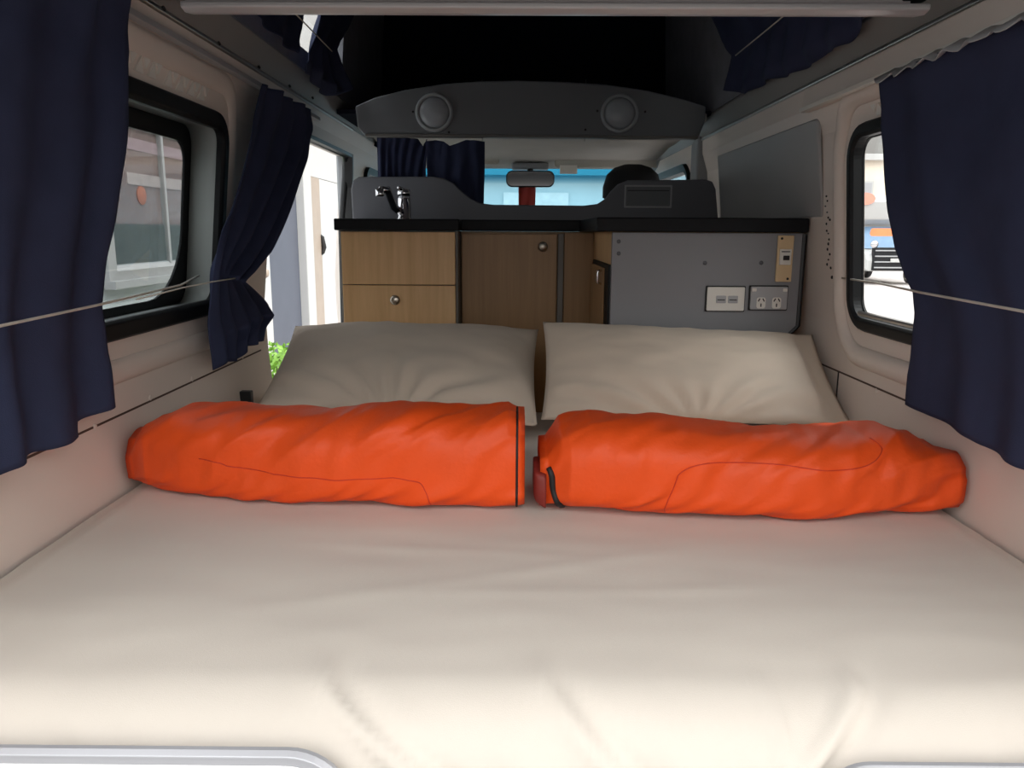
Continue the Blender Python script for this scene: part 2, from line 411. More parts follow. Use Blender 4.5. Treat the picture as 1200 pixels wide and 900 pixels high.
# cab: headliner, pillars, dash and windscreen
struct(MB().loops([[(-.572,2.92,Z(.398)),(.685,2.92,Z(.398)),(.685,2.92,Z(.425)),(-.572,2.92,Z(.425))],
                   [(-.655,3.8,Z(.395)),(.725,3.8,Z(.395)),(.725,3.8,Z(.43)),(-.655,3.8,Z(.43))],
                   [(-.655,4.2,Z(.372)),(.725,4.2,Z(.372)),(.725,4.2,Z(.43)),(-.655,4.2,Z(.43))],
                   [(-.655,4.42,Z(.345)),(.725,4.42,Z(.345)),(.725,4.42,Z(.40)),(-.655,4.42,Z(.40))]]).build('ceiling_cab', 'headliner', smooth=True, bevel=.004))
ws = MB().grid(lambda u, v: Vector((-.80+1.62*u, 4.40 + .62*(1-v) + .10*(1-(2*u-1)**2), Z(-.10+.47*v))), 16, 8).build('windscreen', 'windscreen', solid=.006)
ws.name = 'window_5'; struct(ws)
struct(MB().loops([[(-.80,4.55,0),(.82,4.55,0),(.82,5.2,0),(-.80,5.2,0)],[(-.80,4.55,Z(-.25)),(.82,4.55,Z(-.25)),(.82,5.2,Z(-.25)),(-.80,5.2,Z(-.25))],
                   [(-.80,4.7,Z(-.12)),(.82,4.7,Z(-.12)),(.82,5.15,Z(-.12)),(-.80,5.15,Z(-.12))]]).build('dashboard', 'seat', bevel=.02))
for s_, n_ in ((-1,'trim_14'),(1,'trim_15')):
    x = -.76 if s_ < 0 else .785
    mb = MB(); mb.tube([(x, 3.98, Z(.375)), (x-.005*s_, 4.25, Z(.36)), (x, 4.50, Z(.30)), (x+.01*s_, 4.80, Z(.08)), (x+.02*s_, 5.0, Z(-.12))], [.04,.055,.06,.06,.07], 12)
    struct(mb.build(n_, 'cabgrey', smooth=True))
# cab door window frames
for s_, n_, y0 in ((-1,'window_6',3.76),(1,'window_7',3.50)):
    rc = (y0, 4.75, -.12, .27); rr = [.03,.03,.16,.03]
    w = MB().loops([wall_loop(s_, grow(rc,.03), .05, .0005), wall_loop(s_, grow(rc,.028), .05, .018), wall_loop(s_, grow(rc,-.004), rr, .018), wall_loop(s_, grow(rc,-.004), rr, -.03)], True, False, False).build(n_, 'frame')
    struct(w)
    MB().loops([wall_loop(s_, grow(rc,-.001), rr, -.03), wall_loop(s_, grow(rc,-.001), rr, -.034)]).build('glass_pane', 'glass', w)
# pillar trim on the right behind the bulkhead
struct(MB().prismX([(3.19,Z(-.1)),(3.30,Z(-.1)),(3.30,Z(.36)),(3.19,Z(.38))], .715, .80).build('trim_16', 'cabgrey', bevel=.01))
struct(MB().prismX([(3.52,Z(-1.1)),(3.72,Z(-1.1)),(3.70,Z(.30)),(3.50,Z(.34))], -.80, -.735).build('trim_17', 'cabgrey', bevel=.01))

# grey lining panel on the right wall above the worktop
def wall_panel(name, side, y0, y1, z0, z1, r, th, material, b=.006):
    mb = MB(); mb.loops([wall_loop(side, (y0,y1,z0,z1), r, .0002), wall_loop(side, (y0,y1,z0,z1), r, th), wall_loop(side, grow((y0,y1,z0,z1),-b), r, th+.003)])
    return struct(mb.build(name, material))
wall_panel('trim_18', 1, 2.00, 2.98, .042, .282, [.01,.01,.01,.02], .0015, 'greypaint', .004)
# white triangles standing in for daylight through holes above the windows
def hole_lights(name, side, y0, y1, z0, z1, n):
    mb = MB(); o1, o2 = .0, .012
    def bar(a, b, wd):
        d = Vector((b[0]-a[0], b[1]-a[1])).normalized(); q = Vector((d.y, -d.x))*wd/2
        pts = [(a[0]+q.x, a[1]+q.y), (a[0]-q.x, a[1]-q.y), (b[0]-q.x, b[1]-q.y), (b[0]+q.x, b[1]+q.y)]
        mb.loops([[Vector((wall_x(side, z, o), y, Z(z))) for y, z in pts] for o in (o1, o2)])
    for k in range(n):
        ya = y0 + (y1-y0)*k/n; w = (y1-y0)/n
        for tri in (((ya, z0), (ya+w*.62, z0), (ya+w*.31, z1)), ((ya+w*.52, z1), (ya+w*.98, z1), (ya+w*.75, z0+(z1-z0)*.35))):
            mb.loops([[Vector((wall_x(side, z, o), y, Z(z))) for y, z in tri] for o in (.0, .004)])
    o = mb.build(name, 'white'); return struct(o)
hole_lights('hole_light_1', -1, 1.15, 1.62, .293, .322, 9); hole_lights('hole_light_2', 1, 1.25, 1.72, .245, .268, 9)
hole_lights('hole_light_3', -1, 1.64, 1.86, .290, .320, 4)

# ------------------------------------------------------------------ bed
BZ = -.49
MX0, MX1 = -.755, .792
def mattress():
    t = thing('bed_base', ((MX0+MX1)/2, 1.5, 0), 'plywood bed platform carrying the cream mattress', 'bed base')
    MB().box(MX0+.01, MX1-.01, .79, 2.06, .42, .44).build('platform', 'ply', t)
    MB().box(MX0+.01, MX1-.01, .79, .82, 0, .42).build('front_board', 'ply', t)
    MB().box(MX0+.01, -.02, 2.06, 2.40, .42, .44).build('platform_extension', 'ply', t)
    MB().box(MX0+.01, MX1-.01, 2.03, 2.06, 0, .42).build('back_board', 'ply', t)
    zb = Z(-.675); zt = Z(BZ)
    NX, NY = 150, 130
    YF, YB = .722, 2.07
    rad = .085
    # profile along the length: front hem -> rounded edge -> top
    def hem(x):   # height of the hem along the front: shorter above the two silver panels
        return Z(-.60)
    def fn(u, v):
        x = MX0 + (MX1-MX0)*u
        L1 = .11; L2 = rad*PI/2; L3 = YB-YF-rad; Lt = L1+L2+L3
        s_ = v**1.25*Lt if v < .5 else (.5**1.25 + (v-.5)/.5*(1-.5**1.25))*Lt
        wv = .006*nz(x*3.1, 2.2) + .003*nz(x*9, 7.1)
        if s_ < L1:
            y = YF; z = zt - rad - (L1-s_); ny, nzv = -1, 0
        elif s_ < L1+L2:
            a = (s_-L1)/rad; y = YF + rad - rad*math.cos(a); z = zt - rad + rad*math.sin(a); ny, nzv = -math.cos(a), math.sin(a)
        else:
            y = YF + rad + (s_-L1-L2); z = zt; ny, nzv = 0, 1
        # wrinkles: broad waves on top, tension folds at the front edge
        fr = math.exp(-max(0, y-YF)/.10)
        d = .0022*nz(x*4, y*9, 1.3) + .0011*nz(x*9, y*22, 3) + wv*fr
        dg_ = x*1.0 + (z-zt)*.9
        d += fr*.0095*max(0, nz(dg_*17, y*4 + z*5, 5.0))*sm((zt-z)/.03+.15)
        for (cx, cw, a_, sl) in ((-.22,.012,.010,1.3),(-.19,.014,-.006,1.3),(.03,.012,.007,.9),(.06,.01,-.005,.9),(.385,.012,.009,-1.0),(.41,.014,-.006,-1.0),(.28,.010,.006,.2),(.60,.012,.005,.9)):
            q = (x-cx) - sl*(zt-z)*1.0 - .35*sl*(YF+.06-y if y < YF+.06 else 0)
            d += 1.5*fr*a_*math.exp(-(q/cw)**2)*sm((YF+.14-y)/.08)
        # long soft creases on the top in the middle
        d += .0016*math.exp(-((y-1.05-.12*math.sin(x*3))/.018)**2)*sm((.4-abs(x+.05))/.2)
        d += .0013*math.exp(-((y-1.12+.1*x)/.012)**2)*sm((.3-abs(x+.12))/.15)
        d += .0013*math.exp(-((y-.99-.05*x)/.012)**2)*sm((.3-abs(x-.1))/.15)
        z -= .016*sm((1.04-y)/.30)**2*(1+.6*nz(x*2.3, 4.4)) if s_ > L1 else .016*(1+.6*nz(x*2.3, 4.4)); y += .012*nz(x*2.0, 9.1)*fr; e = min(u, 1-u)*(MX1-MX0); z -= .012*(1-sm(e/.05)) if s_ > L1 else 0
        return Vector((x, y + ny*d, z + nzv*d))
    m = MB().grid(fn, NX, NY)
    m.loops([[Vector((x, YB, z)) for x, z in ((MX0, zt-.012), (MX1, zt-.012), (MX1, Z(-.67)), (MX0, Z(-.67)))],
             [Vector((x, YF+.085, z)) for x, z in ((MX0, zt-.085), (MX1, zt-.085), (MX1, Z(-.67)), (MX0, Z(-.67)))]])
    m.box(MX0, -.03, 2.065, 2.42, Z(-.67), zt-.006)
    o = m.build('mattress', 'sheet', smooth=True, angle=60)
    tag(o, 'wide mattress in a smooth cream fitted sheet filling the back of the van', 'mattress')
mattress()

# silver panels below the front of the bed
def sill_panel(px0, px1, py, corner, label, rad):
    Yp = .690
    a = atY(px0, py, Yp+.012); b = atY(px1, py, Yp+.012)
    zt = (a.z+b.z)/2; x0, x1 = a.x, b.x
    t = thing('rear_sill_panel', ((x0+x1)/2, Yp, zt-.14), label, 'panel', None)
    rs = [.004,.004,rad,.02] if corner == 'r' else [.004,.004,.02,rad]
    def L(d, y): return [Vector((p, y, q)) for p, q in rrect(x0+d, x1-d, zt-.14+d, zt-d, [max(.003, r-d) for r in rs], 10)]
    MB().loops([L(0, Yp+.012), L(0, Yp+.006), L(.004, Yp)]).build('plate', 'silver', t, bevel=.001)
    MB().loops([L(.013, Yp-.0005), L(.015, Yp-.004), L(.025, Yp-.004), L(.027, Yp-.0005)], True, False, False).build('stripe', 'whitepaint', t)
    MB().loops([L(.028, Yp+.002), L(.028, Yp-.002)]).build('inset', 'greyplastic', t)
    return t, x0, x1, zt
t, x0, x1, zt = sill_panel(-130, 412, 873, 'r', 'silver sill panel with white outline below the left of the mattress', .065)
for k in range(3):
    q = MB().box(x1-.052+.011*k, x1-.050+.011*k, .684, .6855, zt-.03-.003*k, zt-.014-.003*k)
    q.build('tick_mark', 'dark', t)
t, x0, x1, zt = sill_panel(962, 1330, 893, 'l', 'silver sill panel below the right of the mattress', .05)

# ------------------------------------------------------------------ pillows
def pillow(name, label, bl, br, tl, tr, thick, seed, flange=0):
    """bl..tr: corner points of the pillow's mid surface in space"""
    bl, br, tl, tr = map(Vector, (bl, br, tl, tr))
    nrm = (br-bl).cross(tl-bl).normalized()
    if nrm.y > 0: nrm = -nrm                 # towards the viewer
    NU, NV = 72, 48
    def P(u, v, side):
        a, b = 2*u-1, 2*v-1
        # sides bow in between pointed corners
        uu = a*(1-.030*(1-b*b)*1.0); vv = b*(1-.05*(1-a*a))
        U, V = (uu+1)/2, (vv+1)/2
        p = bl*(1-U)*(1-V) + br*U*(1-V) + tl*(1-U)*V + tr*U*V
        ea = 1-abs(a)**3.0; eb = 1-abs(b)**2.6
        h = max(0, ea*eb)**.62
        if flange and a > .80: h *= 1 - .75*sm((a-.80)/.1)
        # creases fan out from the corners and edges
        rad = nz(a*3.2+seed, b*3.0, seed)*.5 + nz(a*7+seed, b*6, 2+seed)*.22
        ang = math.atan2(b+1.15, a*1.3)
        fan = math.sin(ang*15 + 3*nz(a*2, b*2, seed))*math.exp(-((b+1.0)/.55)**2)
        edge = math.sin(a*26+2*nz(a*3,b*2,seed+4))*math.exp(-((b-1)/.22)**2)*.3
        c = .011*rad + .0075*fan*min(1, h*2) + .006*edge*min(1,h*2)
        return p + nrm*(side*(thick/2)*h + (c if side > 0 else -c*.3)*min(1, h*3))
    mb = MB(); mb.grid(lambda u, v: P(u, v, 1), NU, NV); mb.grid(lambda u, v: P(u, v, -1), NU, NV)
    o = mb.build(name, 'pillow', smooth=True)
    bm = bmesh.new(); bm.from_mesh(o.data); bmesh.ops.remove_doubles(bm, verts=bm.verts, dist=.0004); bmesh.ops.recalc_face_normals(bm, faces=bm.faces); bm.to_mesh(o.data); bm.free()
    for p in o.data.polygons: p.use_smooth = True
    tag(o, label, 'pillow', 'pillows at the head of the bed')
    return o
zb = BZ + .055
pillow('pillow', 'taupe pillow leaning before the wooden drawers, behind the left orange roll',
       atZ(300, 478, zb), atZ(630, 500, zb), atY(346, 382, 2.36), atY(631, 386, 2.30), .15, 1.7)
pillow('pillow', 'taupe pillow propped against the grey box with sockets, behind the right orange roll',
       atZ(634, 492, zb+.0), atZ(1000, 500, zb-.01), atY(636, 377, 2.02), atY(952, 392, 2.02), .12, 5.3, 1)

# ------------------------------------------------------------------ sleeping bags
def bag(label, axis, hgt, dep, seed, cuff_left):
    """axis: [(u, x, y)] centre line on the bed; hgt/dep: [(u, value)]"""
    ax = [(u, x) for u, x, y in axis]; ay = [(u, y) for u, x, y in axis]
    NU, NP = 200, 96
    zb = Z(BZ) + .006
    lo = min(x for _, x in ax); hi = max(x for _, x in ax)
    def cross(u, ph, rf=1.0, dx=0.0):
        x = interp(ax, u) + dx; y = interp(ay, u); h = interp(hgt, u); d = interp(dep, u)
        e = 2/2.7 if ph < PI else 2/4.2; cs, sn = math.cos(ph), math.sin(ph)
        py = math.copysign(abs(cs)**e, cs)*d/2; pz = math.copysign(abs(sn)**e, sn)*h/2
        s_ = ph/(2*PI)
        # pulled folds running diagonally over the roll + puffy quilting
        k1 = nz(x*9 + s_*6 + seed, s_*3.0, seed); k2 = nz(x*22 + s_*14 + seed, s_*5, seed+3)
        fold = (1-abs(k1)*2.4)
        w = .0075*k1 + .006*max(0, fold-.55)*sm((sn+.75)/.6) + .0045*k2 + .004*nz(x*5, ph*.8, seed+9) + .0030*nz(x*34+s_*5, s_*7, seed+13)*sm((sn+.6)/.5)
        top = .010*nz(x*7+seed, 3.3)*max(0, sn)
        sc = 1 + (w+top)/(h/2)
        c = Vector((x, y, zb + h/2))
        p = c + Vector((0, py*sc*rf, pz*sc*rf))
        if p.z < zb: p.z = zb + .0006*nz(x*20, y*20)
        return p
    Ls = []
    us = [ (0.5-0.5*math.cos(PI*i/NU))*.35 + (i/NU)*.65 for i in range(NU+1)]
    # rolled end caps: concentric layers seen end-on
    caps = [(.04,.006),(.16,-.004),(.22,.007),(.34,-.006),(.42,.006),(.54,-.005),(.62,.005),(.72,-.004),(.80,.003),(.86,-.001),(.93,.005),(.975,.009)]
    for rf, dx in caps: Ls.append([cross(0, 2*PI*k/NP, rf, -dx-.004) for k in range(NP)])
    for u in us: Ls.append([cross(u, 2*PI*k/NP) for k in range(NP)])
    for rf, dx in reversed(caps): Ls.append([cross(1, 2*PI*k/NP, rf, dx+.004) for k in range(NP)])
    root = MB().loops(Ls).build('sleeping_bag', 'orange', smooth=True)
    tag(root, label, 'sleeping bag', 'orange rolled sleeping bags')
    return root, cross
B1 = bag('long orange rolled sleeping bag on the left half of the bed, against the left wall',
    [(0,-.735,1.470),(.3,-.49,1.412),(.7,-.17,1.383),(1,.003,1.388)],
    [(0,.095),(.03,.122),(.12,.150),(.3,.152),(.5,.156),(.8,.166),(.97,.172),(1,.162)],
    [(0,.12),(.05,.18),(.15,.20),(.6,.205),(1,.195)], 2.3, False)
B2 = bag('orange rolled sleeping bag with flat sagging right end, against the right wall',
    [(0,.056,1.378),(.2,.21,1.352),(.6,.51,1.345),(1,.775,1.378)],
    [(0,.10),(.03,.14),(.10,.158),(.3,.152),(.5,.142),(.75,.128),(.84,.138),(.94,.118),(1,.098)],
    [(0,.15),(.05,.2),(.3,.22),(.8,.22),(.93,.205),(1,.18)], 8.1, True)
def bag_line(B, uv, r, name, material, closed=False):
    root, cross = B
    pts = [cross(u, ph, 1.004) for u, ph in uv]
    return MB().tube(pts, r, 6).build(name, material, root, smooth=True)
def smooth_uv(keys, n=60):
    out = []
    for i in range(n+1):
        t = i/n*(len(keys)-1); k = min(int(t), len(keys)-2); f = t-k
        p0 = keys[max(0,k-1)]; p1 = keys[k]; p2 = keys[k+1]; p3 = keys[min(len(keys)-1,k+2)]
        out.append(tuple(.5*((2*p1[j]) + (-p0[j]+p2[j])*f + (2*p0[j]-5*p1[j]+4*p2[j]-p3[j])*f*f + (-p0[j]+3*p1[j]-3*p2[j]+p3[j])*f**3) for j in (0,1)))
    return out
# seams (phi: pi = facing the viewer, pi/2 = top)
bag_line(B1, smooth_uv([(.20, 3.12), (.35, 3.18), (.5, 3.22), (.68, 3.24), (.72, 3.5), (.735, 3.95)]), .0010, 'seam', 'orangedark')
bag_line(B2, smooth_uv([(.265, 4.0), (.262, 3.6), (.285, 3.1), (.36, 2.84), (.5, 2.78), (.62, 2.86), (.72, 2.72), (.775, 2.3), (.76, 1.95)]), .0010, 'seam', 'orangedark')
bag_line(B1, [(.9985, PI*.42 + (PI*.98)*k/40) for k in range(41)], .0022, 'zip', 'zip')
bag_line(B2, [(.004+.034*k/30, PI*.90 + (PI*.47)*k/30) for k in range(31)], .0062, 'zip', 'zip')
# inner layer that sticks out of the right bag's near end
def inner_layer(B, sx):
    root, cross = B
    Ls = []
    for k in range(9):
        t = k/8
        Ls.append([cross(.0 if sx < 0 else 1.0, 2*PI*j/48, .70-.22*t*t, sx*(.002+.022*math.sin(t*PI/2))) - Vector((0, .035 if sx < 0 else .02, .016*(1-t) if sx < 0 else 0)) for j in range(48)])
    for L in Ls:
        for p in L: p.z = max(p.z, Z(BZ)+.006)
    return MB().loops(Ls).build('inner_layer', 'redlining' if sx < 0 else 'orange', root, smooth=True)
inner_layer(B2, -1)

# ------------------------------------------------------------------ curtains
def resample(pts, n):
    d = [0]
    for a, b in zip(pts, pts[1:]): d.append(d[-1] + (b-a).length)
    out = []
    for i in range(n+1):
        t = d[-1]*i/n
        for k in range(len(pts)-1):
            if t <= d[k+1] + 1e-9:
                f = (t-d[k])/max(1e-9, d[k+1]-d[k]); out.append(pts[k].lerp(pts[k+1], f)); break
    return out
def curtain(label, side, ledge, redge, bottom, nf, amp, off, seed, group, NV=70, NU=110, plane=None, name='curtain', material='navy', top=None):
    U = (lambda p: p if isinstance(p, Vector) else (onwall(p[0], p[1], side, off) if plane is None else atY(p[0], p[1], plane)))
    Lp = resample([U(p) for p in ledge], NV); Rp = resample([U(p) for p in redge], NV)
    Bp = resample([U(p) for p in bottom], NU) if bottom else None
    Tp = resample([U(p) for p in top], NU) if top else None
    out_dir = Vector((-side, 0, 0)) if plane is None else Vector((0, -1, 0))
    def fn(u, v):
        i = round(v*NV); j = round(u*NU)
        p = Lp[i].lerp(Rp[i], u)
        if Bp:
            q = Lp[NV].lerp(Rp[NV], u); p = p + (Bp[j]-q)*v**5
        if Tp:
            q = Lp[0].lerp(Rp[0], u); p = p + (Tp[j]-q)*(1-v)**5
        if plane is None: p.x = wall_x(side, p.z-CZ, off)
        ph = u*nf*2*PI + 3.4*nz(u*2.2+seed, v*1.1, seed) + 1.3*v*math.sin(u*4+seed)
        w = (.5+.5*math.sin(ph))
        a = amp*(.25 + 1.3*abs(nz(u*3.1, v*1.3, seed+2)) + .35*v)
        d = a*w + .004*nz(u*9, v*7, seed+5) + .010*nz(u*2.5+v*1.5, v*2, seed+7)
        return p + out_dir*max(-.008, d)
    o = MB().grid(fn, NU, NV).build(name, material, smooth=True, solid=.0025)
    tag(o, label, 'curtain', group)
    return o
def V(x, y, zr): return Vector((x, y, Z(zr)))
# nearest left curtain
curtain('navy curtain hanging over the near half of the left window', -1,
    [V(-.66,.74,.385), V(-.7,.73,.2), V(-.74,.74,0), V(-.74,.75,-.2), V(-.73,.75,-.345)],
    [(149,-24),(147,8),(143,60),(137,100),(134,150),(128,200),(122,250),(114,300),(110,355),(113,385),(117,430),(121,474)],
    [V(-.73,.75,-.345), V(-.73,.95,-.352),(0,551),(38,530),(50,527),(86,512),(90,494),(121,476)], 4.2, .026, .045, 3.1, 'navy side curtains')
# tied curtain beside the sliding door
curtain('navy curtain gathered by a cord at the pillar beside the open sliding door', -1,
    [(303,98),(295,130),(284,170),(273,210),(262,250),(250,290),(243,322),(240,345),(237,375),(239,400),(243,434)],
    [(362,128),(365,150),(356,185),(338,225),(322,258),(303,295),(283,320),(271,331),(286,343),(302,356),(313,370),(303,384),(301,400)],
    [(243,434),(248,424),(262,424),(276,421),(280,408),(301,398)], 4.2, .032, .05, 9.4, 'navy side curtains')
# right curtain
curtain('wide navy curtain over the right window, held by a pale cord', 1,
    [(1034,93),(1038,150),(1042,200),(1047,250),(1055,290),(1068,322),(1080,343),(1082,368),(1078,400),(1071,440),(1068,474)],
    [V(.70,.74,.30), V(.73,.74,.1), V(.74,.74,-.1), V(.745,.74,-.33)],
    [(1068,474),(1090,487),(1120,503),(1150,521),(1200,548), V(.745,.9,-.33), V(.745,.74,-.33)], 4.5, .014, .045, 6.2, 'navy side curtains')
# gathered white header tape on the right curtain
def header():
    mb = MB(); pts = []
    N = 80
    for k in range(N+1):
        y = 1.545 - .85*k/N
        zz = .292 - .010*abs(math.sin(k*.55)) - .006*nz(k*.3, 1)
        pts.append((y, zz))
    vs = []; fs = []
    for k, (y, zz) in enumerate(pts):
        o = .034 + .004*math.sin(k*.9)
        vs += [Vector((wall_x(1, .30, o), y, Z(.304))), Vector((wall_x(1, .288, o+.036), y, Z(zz-.004)))]
        if k: fs.append((2*k-2, 2*k-1, 2*k+1, 2*k))
    mb.add(vs, fs)
    o = mb.build('header_tape', 'greyplastic', bpy.data.objects['curtain.002'], solid=.002, smooth=True)
    o['label'] = 'pale gathered header tape'
header()
# curtains over the upper windows
curtain('small navy curtain over the rear end of the upper left window', -1,
    [V(-.6,1.30,.80), V(-.6,1.30,.65), V(-.6,1.30,.505)], [V(-.6,2.33,.80),(352,-2),(347,25),(341,45),(338,62)],
    None, 6, .022, .03, 4.4, 'navy curtains at the upper windows')
curtain('small navy curtain tied in the middle, by the front end of the upper left window', -1,
    [V(-.6,2.45,.80),(366,12),(358,40),(353,60),(351,74),(352,86)], [V(-.6,3.10,.80),(418,12),(408,35),(391,58),(397,82),(405,104)],
    [(352,86),(366,102),(380,112),(394,112),(405,104)], 3.5, .026, .03, 7.7, 'navy curtains at the upper windows')
curtain('small navy curtain over the upper right window, pulled back by a cord', 1,
    [V(.68,2.72,.80),(835,20),(848,48),(861,65),(856,90),(852,106)], [V(.66,1.35,.80), V(.68,1.40,.62), V(.68,1.42,.47)],
    [(852,106),(880,110),(908,93),(925,90),(962,73),(970,62),(1000,50), V(.68,1.42,.47)], 7, .022, .028, 2.9, 'navy curtains at the upper windows')
# cab divider curtain
curtain('left navy curtain drawn across the cab opening, below the bulkhead lamp', 0,
    [(442,162),(443,200),(443,262)], [(500,164),(499,200),(501,262)], None, 6, .020, 3.36, 5.5, 'navy curtains dividing off the cab', plane=3.07, NU=80,
    top=[(442,161),(470,161),(490,163),(496,172),(500,163)])
curtain('right navy curtain drawn across the cab opening, beside the rear-view mirror', 0,
    [(499,164),(501,200),(503,262)], [(568,165),(568,200),(566,262)], None, 4, .016, 3.345, 8.8, 'navy curtains dividing off the cab', plane=3.04, NU=80,
    top=[(499,166),(510,164),(520,166),(527,171),(536,168),(546,164),(568,166)])

# cords
def cord(label, pts, r=.0022):
    o = MB().tube(pts, r, 6).build('curtain_tieback', 'cord', smooth=True)
    tag(o, label, 'cord', 'curtain cords'); return o
cord('pale cord stretched across the left window and near left curtain',
     [V(-.66,.80,-.13), onwall(0,382,-1,.10), onwall(112,358,-1,.085), onwall(212,334,-1,.03), onwall(233,323,-1,.004)], .0022)
cord('thin cord running from the left window to the tied curtain by the sliding door',
     [onwall(160,351,-1,.06), onwall(215,337,-1,.06), onwall(250,330,-1,.09), onwall(276,326,-1,.07)], .0016)
cord('pale cord stretched across the right window and right curtain',
     [onwall(982,325,1,.002), onwall(1030,332,1,.03), onwall(1080,343,1,.095), onwall(1200,365,1,.115), V(.615,.80,-.115)], .0022)
cord('thin cord holding back the tied curtain of the upper left window', [onwall(338,8,-1,.088), onwall(352,22,-1,.088), onwall(389,60,-1,.095)], .0018)
cord('thin cord holding back the curtain of the upper right window', [onwall(862,65,1,.075), onwall(912,24,1,.07), onwall(935,4,1,.05)], .0018)
# hook for the right cord
p = onwall(981, 325, 1, 0)
tag(MB().lathe(p, (-1,0,0), [(.0001,-.002),(.008,-.002),(.008,.005),(.004,.009),(.004,.014),(.0001,.014)], 12).build('cord_hook', 'dark'), 'small dark hook on the right pillar holding the cord', 'hook')

# ------------------------------------------------------------------ kitchen
CT0, CT1 = .003, .040     # worktop underside / top
YL, YM, YR, YS = 2.50, 2.63, 2.08, 3.00
def xa(px, Y): return atY(px, 262, Y).x
XA, XB, XC, XD = xa(391, YL), xa(538, YL), xa(699, YR), .774
def worktop():
    o = [(XA,YL),(XB,YL),(XB,YM-.02),(XC,YM-.02),(XC,YR),(XD,YR),(XD-.012,YS+.02),(XA-.03,YS+.02)]
    mb = MB(); mb.loops([[Vector((x, y, Z(CT0))) for x, y in o], [Vector((x, y, Z(CT1))) for x, y in o]])
    tag(mb.build('worktop', 'counter', bevel=.004), 'black kitchen worktop with a recessed middle, on the wooden units and grey box', 'worktop')
worktop()
# left drawer unit
x0, x1 = xa(396, YL+.02), xa(536, YL+.02)
t = thing('drawer_unit', ((x0+x1)/2, 2.75, 0), 'pale wood drawer unit under the sink end of the black worktop', 'cabinet')
MB().box(x0, x1, YL+.035, 2.98, 0, Z(CT0)-.0005).build('body', 'greyedge', t, bevel=.002)
dx0, dx1 = xa(399, YL+.015), xa(533, YL+.015)
def zpx(px, py, Y): return atY(px, py, Y).z
zm = zpx(466, 334, YL+.015)
MB().box(dx0, dx1, YL+.014, YL+.0345, zm+.0015, Z(CT0)-.004).build('upper_front', 'wood', t, bevel=.0015)
dr = MB().box(dx0, dx1, YL+.014, YL+.0345, zm-.30, zm-.0015).build('drawer', 'wood', t, bevel=.0015)
def knob(px, py, Y, parent):
    p = atY(px, py, Y)
    return MB().lathe((p.x, Y, p.z), (0,-1,0), [(.0001,0),(.010,0),(.010,.002),(.006,.004),(.006,.010),(.013,.014),(.0165,.019),(.015,.025),(.009,.028),(.0001,.029)], 20).build('knob', 'steel', parent, smooth=True)
knob(464, 351, YL+.014, dr)
MB().box(dx0, dx1, YL+.014, YL+.0345, .06, zm-.303).build('drawer', 'wood', t, bevel=.0015)
# middle cupboard
x0, x1 = x1+.002, xa(697, YM)-.001
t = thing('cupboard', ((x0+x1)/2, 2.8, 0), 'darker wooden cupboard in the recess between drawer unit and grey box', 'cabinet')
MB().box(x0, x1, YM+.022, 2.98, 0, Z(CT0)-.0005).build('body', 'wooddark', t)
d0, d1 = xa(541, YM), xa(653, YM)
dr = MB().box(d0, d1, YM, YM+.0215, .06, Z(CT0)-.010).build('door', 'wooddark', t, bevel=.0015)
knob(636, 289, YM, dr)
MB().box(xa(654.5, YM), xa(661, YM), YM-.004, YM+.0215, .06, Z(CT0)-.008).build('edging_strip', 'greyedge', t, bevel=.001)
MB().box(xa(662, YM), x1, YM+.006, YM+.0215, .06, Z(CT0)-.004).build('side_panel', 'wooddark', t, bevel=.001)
# grey box with sockets
bx0 = xa(720, YR+.02); bx1 = .765
t = thing('appliance_housing', ((bx0+bx1)/2, 2.5, 0), 'grey laminate appliance box at the right under the black worktop', 'cabinet')
FY = YR + .02
xr = xa(943, FY)
MB().box(bx0, bx1, FY+.022, 2.98, 0, Z(CT0)-.0005).build('body', 'wood', t)
# front panel with chamfered lower right corner
zc = zpx(943, 382, FY); zc2 = zpx(932, 392, FY)
ol = [(bx0-.004, .02), (xa(928, FY), .02), (xa(928, FY), zc2-.01), (xa(934, FY), zc2), (xr, zc), (xr, Z(CT0)-.002), (bx0-.004, Z(CT0)-.002)]
MB().prismY(ol, FY, FY+.0215).build('front_panel', 'box', t, bevel=.0015)
MB().tube([(xr+.003, FY+.004, Z(CT0)-.004), (xr+.003, FY+.004, zc), (xa(934,FY)+.002, FY+.004, zc2), (xa(928,FY)+.002, FY+.004, zc2-.012), (xa(928,FY)+.002, FY+.004, .1)], .008, 8).build('edge_trim', 'rubber', t)
for px, py in ((725,283),(725,297),(826,308),(892,308)):
    p = atY(px, py, FY)
    MB().lathe((p.x, FY, p.z), (0,-1,0), [(.0001,-.001),(.0058,-.001),(.0056,.0012),(.003,.002),(.0001,.002)], 14).build('screw', 'screw', t)
# fridge in the box's left flank
fx = bx0
t = thing('fridge', (fx, 2.4, Z(-.45)), 'small wood-faced fridge with black edge set into the grey box flank', 'fridge')
zt_ = zpx(713, 309, 2.2)
MB().box(fx-.010, fx-.0005, FY+.023, 2.56, Z(-.45), zt_).build('black_frame', 'frame', t, bevel=.003)
MB().box(fx-.016, fx-.0105, 2.20, 2.55, Z(-.44), zt_-.012).build('door', 'wooddark', t, bevel=.002)
MB().tube([(fx-.016, 2.235, zt_-.02), (fx-.027, 2.235, zt_-.024), (fx-.027, 2.235, zt_-.055), (fx-.016, 2.235, zt_-.06)], .004, 8).build('handle', 'chrome', t, smooth=True)
